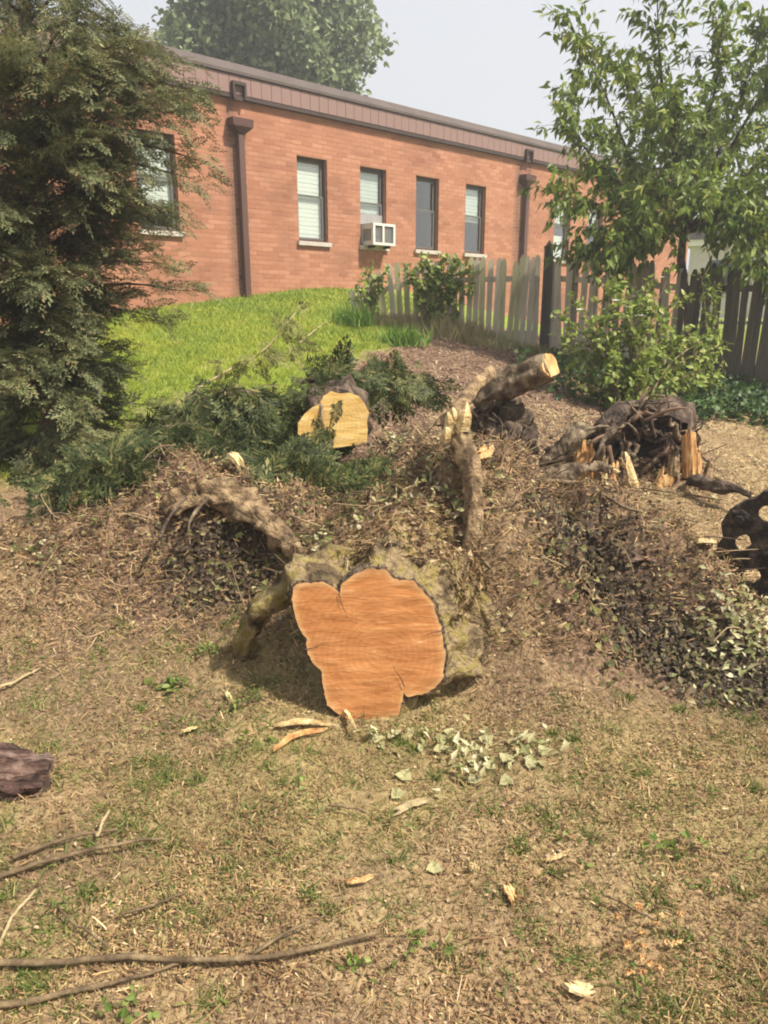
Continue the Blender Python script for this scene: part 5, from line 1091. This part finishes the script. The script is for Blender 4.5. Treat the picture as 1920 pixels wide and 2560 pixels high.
# lawn
n = 110000; x = rng.uniform(-6, 1.2, n); y = 4.9 * (15.0 / 4.9) ** rng.uniform(size=n); zz = zones(x, y)[:, 0] - zones(x, y)[:, 1]; dW = (x - WP[0]) * WN[0] + (y - WP[1]) * WN[1]; keep = (zz > rng.uniform(.2, .9, n)) & (dW > .02); x = x[keep]; y = y[keep]; n = len(x)
d = rand_unit(n) * [.7, .7, .1] + [0, 0, .8]; V, T = scatter(BLADE_V, BLADE_F3, np.stack([x, y, h(x, y) - .005], -1), basis(d, rand_unit(n)), np.c_[rng.uniform(.005, .010, n) * (y / 9), rng.uniform(.04, .10, n), np.full(n, .05)])
stuff('lawn_grass', V, T, 'lawn_blade', 'bright green mown lawn grass before the brick wall')
# rank dry weeds along the fence foot
n = 5200; t = rng.uniform(size=n); x = np.interp(t, [0, .45, 1], [at(366, 300, 12.0)[0], at(450, 300, 11.75)[0], at(600, 300, 10.9)[0]]) + rng.normal(size=n) * .1; y = np.interp(t, [0, .45, 1], [12.0, 11.75, 10.9]) - np.abs(rng.normal(size=n)) * .28; tall = .18 + .36 * np.clip(vnoise(x * 2.2, y, 5) + .35, 0, 1)
d = rand_unit(n) * [.5, .5, .1] + [0, 0, .9]; V, T = scatter(BLADE_V, BLADE_F3, np.stack([x, y, h(x, y) - .02], -1), basis(d, rand_unit(n)), np.c_[rng.uniform(.006, .018, n), rng.uniform(.4, 1.1, n) * tall, np.full(n, .1)])
mat('fence_weed', [(0, (.12, .15, .04)), (.4, (.22, .22, .08)), (.7, (.32, .26, .15)), (1, (.42, .34, .22))], trans=.25); stuff('fence_weeds', V, T, 'fence_weed', 'dry olive weeds growing along the foot of the picket fence')
# mulch
n = 20000; x = rng.uniform(-2, 3.4, n); y = rng.uniform(5.2, 13, n); keep = zones(x, y)[:, 1] > rng.uniform(.3, .9, n); x = x[keep]; y = y[keep]; n = len(x)
V, T = flat_litter(x, y, (CHIP_V, CHIP_F), np.c_[rng.uniform(.006, .018, n), rng.uniform(.02, .07, n), np.full(n, .03)], (.0, .015), .25)
stuff('mulch', V, T, 'mulch_chip', 'brown bark mulch covering the bank below the fence')
# leaves and dead vines on the torn-up mounds
def mound_pts(n, lo=.15, pw=1.0, box=(-2.6, 2.4, 2.9, 5.4)):
    x = rng.uniform(box[0], box[1], n); y = rng.uniform(box[2], box[3], n); k = (mound(x, y) ** pw > rng.uniform(lo, 1, n)) & (rng.uniform(size=n) > soil_shade(x, y) * .85); return x[k], y[k]
def blob_pts(n, spots):
    P = []
    for px, py, sx, sy, wgt in spots:
        c = G(px, py); k = int(n * wgt); P.append(np.c_[c[0] + rng.normal(size=k) * sx, c[1] + rng.normal(size=k) * sy])
    P = np.concatenate(P); return P[:, 0], P[:, 1]
x, y = mound_pts(13000, .1); n = len(x); V, T = flat_litter(x, y, (IVY_V, IVY_F), rng.uniform(.010, .030, n), (.0, .045), .7); stuff('ivy_litter', V, T, 'ivy_leaf', 'wilted grey-green ivy leaves strewn over the torn-up mounds')
x, y = mound_pts(70000, .0, .6); n = len(x); V, T = flat_litter(x, y, (STRIP_V, STRIP_F), np.c_[rng.uniform(.0018, .0048, n), rng.uniform(.012, .06, n), np.full(n, .06)], (.0, .045), .55); stuff('mound_straw', V, T, 'straw', 'tan straw and torn bark fibres matted over the mounds')
n = 34000; x = rng.uniform(.4, 4.2, n); y = rng.uniform(3.5, 7.6, n); keep = (x < .58 * y + .2) & (x > .62 - .1 * (y - 3.6)) & (y > 3.9 - .28 * (x - .6)); x = x[keep]; y = y[keep]; n = len(x); V, T = flat_litter(x, y, (STRIP_V, STRIP_F), np.c_[rng.uniform(.0025, .007, n), rng.uniform(.012, .055, n), np.full(n, .08)], (.0, .02), .4); stuff('yard_straw', V, T, 'straw_bright', 'straw and shavings strewn before the stump')
n = 3200; x = rng.uniform(.4, 4.2, n); y = rng.uniform(3.6, 7.4, n); keep = (fbm(x * 2, y * 2, 61, 3) > rng.uniform(-.2, .5, n)) & (x < .58 * y + .2) & (x > .75 - .1 * (y - 3.6)); x = x[keep]; y = y[keep]; n = len(x); V, T = flat_litter(x, y, (IVY_V, IVY_F), rng.uniform(.02, .05, n), (.0, .03), .5); stuff('yard_leaf_litter', V, T, 'ivy_leaf', 'wilted leaves strewn before the stump')
x, y = mound_pts(15000, .0, .7); n = len(x); V, T = flat_litter(x, y, (OVAL_V, OVAL_F), rng.uniform(.008, .028, n), (.0, .035), .7); stuff('dead_leaf_litter', V, T, 'dry_leaf', 'brown dead leaves strewn over the torn-up mounds')
x, y = blob_pts(1000, [(738, 632, .10, .08, .26), (745, 615, .12, .08, .1), (395, 452, .14, .10, .16), (420, 520, .16, .12, .12), (330, 535, .12, .08, .1), (385, 440, .08, .06, .1), (440, 480, .1, .12, .1), (60, 555, .08, .05, .03), (720, 690, .12, .06, .04), (500, 756, .10, .05, .08), (440, 746, .12, .03, .05), (470, 778, .06, .05, .03), (395, 745, .06, .02, .02)]); n = len(x)
V, T = flat_litter(x, y, (LANCE_V * [1.5, 1, 1], LANCE_F), rng.uniform(.018, .055, n), (.01, .06), .9); stuff('pale_leaf_litter', V, T, 'pale_leaf', 'pale upturned leaves scattered on the debris')
n = 48000; x = rng.uniform(-1.6, 2.2, n); y = rng.uniform(2.4, 3.9, n); keep = soil_shade(x, y) > rng.uniform(.1, 1, n); x = x[keep]; y = y[keep]; n = len(x); mat('shade_leaf', [(0, (.020, .014, .010)), (.5, (.05, .036, .024)), (.85, (.09, .075, .035)), (1, (.18, .15, .08))], rough=.8)  # dark leaves carry the painted shade
V, T = flat_litter(x, y, (OVAL_V, OVAL_F), rng.uniform(.012, .038, n), (.0, .045), .8); stuff('shade_leaves', V, T, 'shade_leaf', 'dead leaves coloured dark as painted shade on the slopes beside the trunk')
x, y = blob_pts(330, [(420, 500, .2, .2, .4), (350, 520, .15, .1, .2), (590, 600, .15, .1, .2), (230, 560, .2, .1, .2)]); n = len(x)
V, T = flat_litter(x, y, (IVY_V, IVY_F), rng.uniform(.02, .045, n), (.01, .06), .6); stuff('green_ivy_litter', V, T, 'olive_leaf', 'still green ivy leaves on the debris behind the trunk')
tv, tn, tt = TRUNK[0]; sel = np.where((tn[:, 2] > .15) & (tt > .10) & ((tn[:, 0] > -.2) | (tt > .2)))[0]; sel = rng.choice(sel, 5200); pos = tv[sel] + tn[sel] * rng.uniform(.0, .05, len(sel))[:, None]
k1 = rng.uniform(size=len(sel)) < .45 * tt[sel] + .15; d = unit(np.cross(tn[sel], rand_unit(len(sel)))) + tn[sel] * rng.normal(size=(len(sel), 1)) * .3
V, T = scatter(IVY_V, IVY_F, pos[k1], basis(d[k1], tn[sel][k1] + rand_unit(int(k1.sum())) * .4), rng.uniform(.015, .035, int(k1.sum()))); stuff('trunk_leaf_litter', V, T, 'dry_leaf', 'dead leaves caught on top of the felled trunk')
k2 = ~k1; V, T = scatter(STRIP_V, STRIP_F, pos[k2], basis(d[k2], tn[sel][k2] + rand_unit(int(k2.sum())) * .4), np.c_[rng.uniform(.002, .005, int(k2.sum())), rng.uniform(.02, .08, int(k2.sum())), np.full(int(k2.sum()), .06)]); stuff('trunk_straw', V, T, 'straw', 'straw and bark fibres caught on top of the felled trunk')
mb = MB(); x, y = mound_pts(5200, .05, .8); 
for k in range(min(len(x), 1700)):
    p = onG(x[k], y[k], rng.uniform(0, .05)); a = rng.uniform(0, 2 * pi); L = rng.uniform(.05, .22); d = np.array([cos(a), sin(a), rng.uniform(-.3, .5)]); q1 = p + d * L * .5 + rng.normal(size=3) * .02; q2 = p + d * L + rng.normal(size=3) * .03
    q2[2] = max(q2[2], float(h(q2[0], q2[1]))) ; r = rng.uniform(.0015, .005); mb.tube(smooth_path([p, q1, q2], 5), np.linspace(r, r * .5, 5), 4, 0, 0, False)
V, f = mb.get(); o = mesh_obj('dead_vine_tangle', V, f, 'vine_stem'); o['kind'] = 'stuff'; o['label'] = 'brown dead vine stems tangled over the mounds'
# ground ivy under the shaded fence and behind the shrub
n = 9000; x = rng.uniform(1.6, 6.2, n); y = rng.uniform(7.0, 10.3, n); e = (x - 3.9); keep = (y > 7.5 - .12 * e + .3 * fbm(x * 3, y * 3, 9, 2)) & (rng.uniform(size=n) < sstep(1.6, 3.2, x) * .9 + .1); x = x[keep]; y = y[keep]; n = len(x)
d = rand_unit(n) + [0, -.2, .3]; V, T = scatter(IVY_V, IVY_F, np.stack([x, y, h(x, y) + rng.uniform(.02, .22, n)], -1), basis(d, rand_unit(n) * .5 + [0, -.3, .9]), rng.uniform(.05, .10, n)); stuff('ground_ivy', V, T, 'ground_ivy', 'dark green ground cover below the shaded fence')

# hazy summer air, one closed box round the whole place
def haze():
    m = bpy.data.materials.new('haze_air'); m.use_nodes = True; n = m.node_tree; n.nodes.clear(); o = n.nodes.new('ShaderNodeOutputMaterial'); v = n.nodes.new('ShaderNodeVolumePrincipled')
    v.inputs['Color'].default_value = (.94, .96, 1.0, 1); v.inputs['Density'].default_value = .0042; v.inputs['Anisotropy'].default_value = .3; n.links.new(v.outputs[0], o.inputs['Volume']); MATS['haze_air'] = m
    ob = MB().box((-170, -170, -4), (170, 170, 19)).obj('haze', 'haze_air'); ob['kind'] = 'stuff'; ob['label'] = 'thin hazy summer air'
haze()
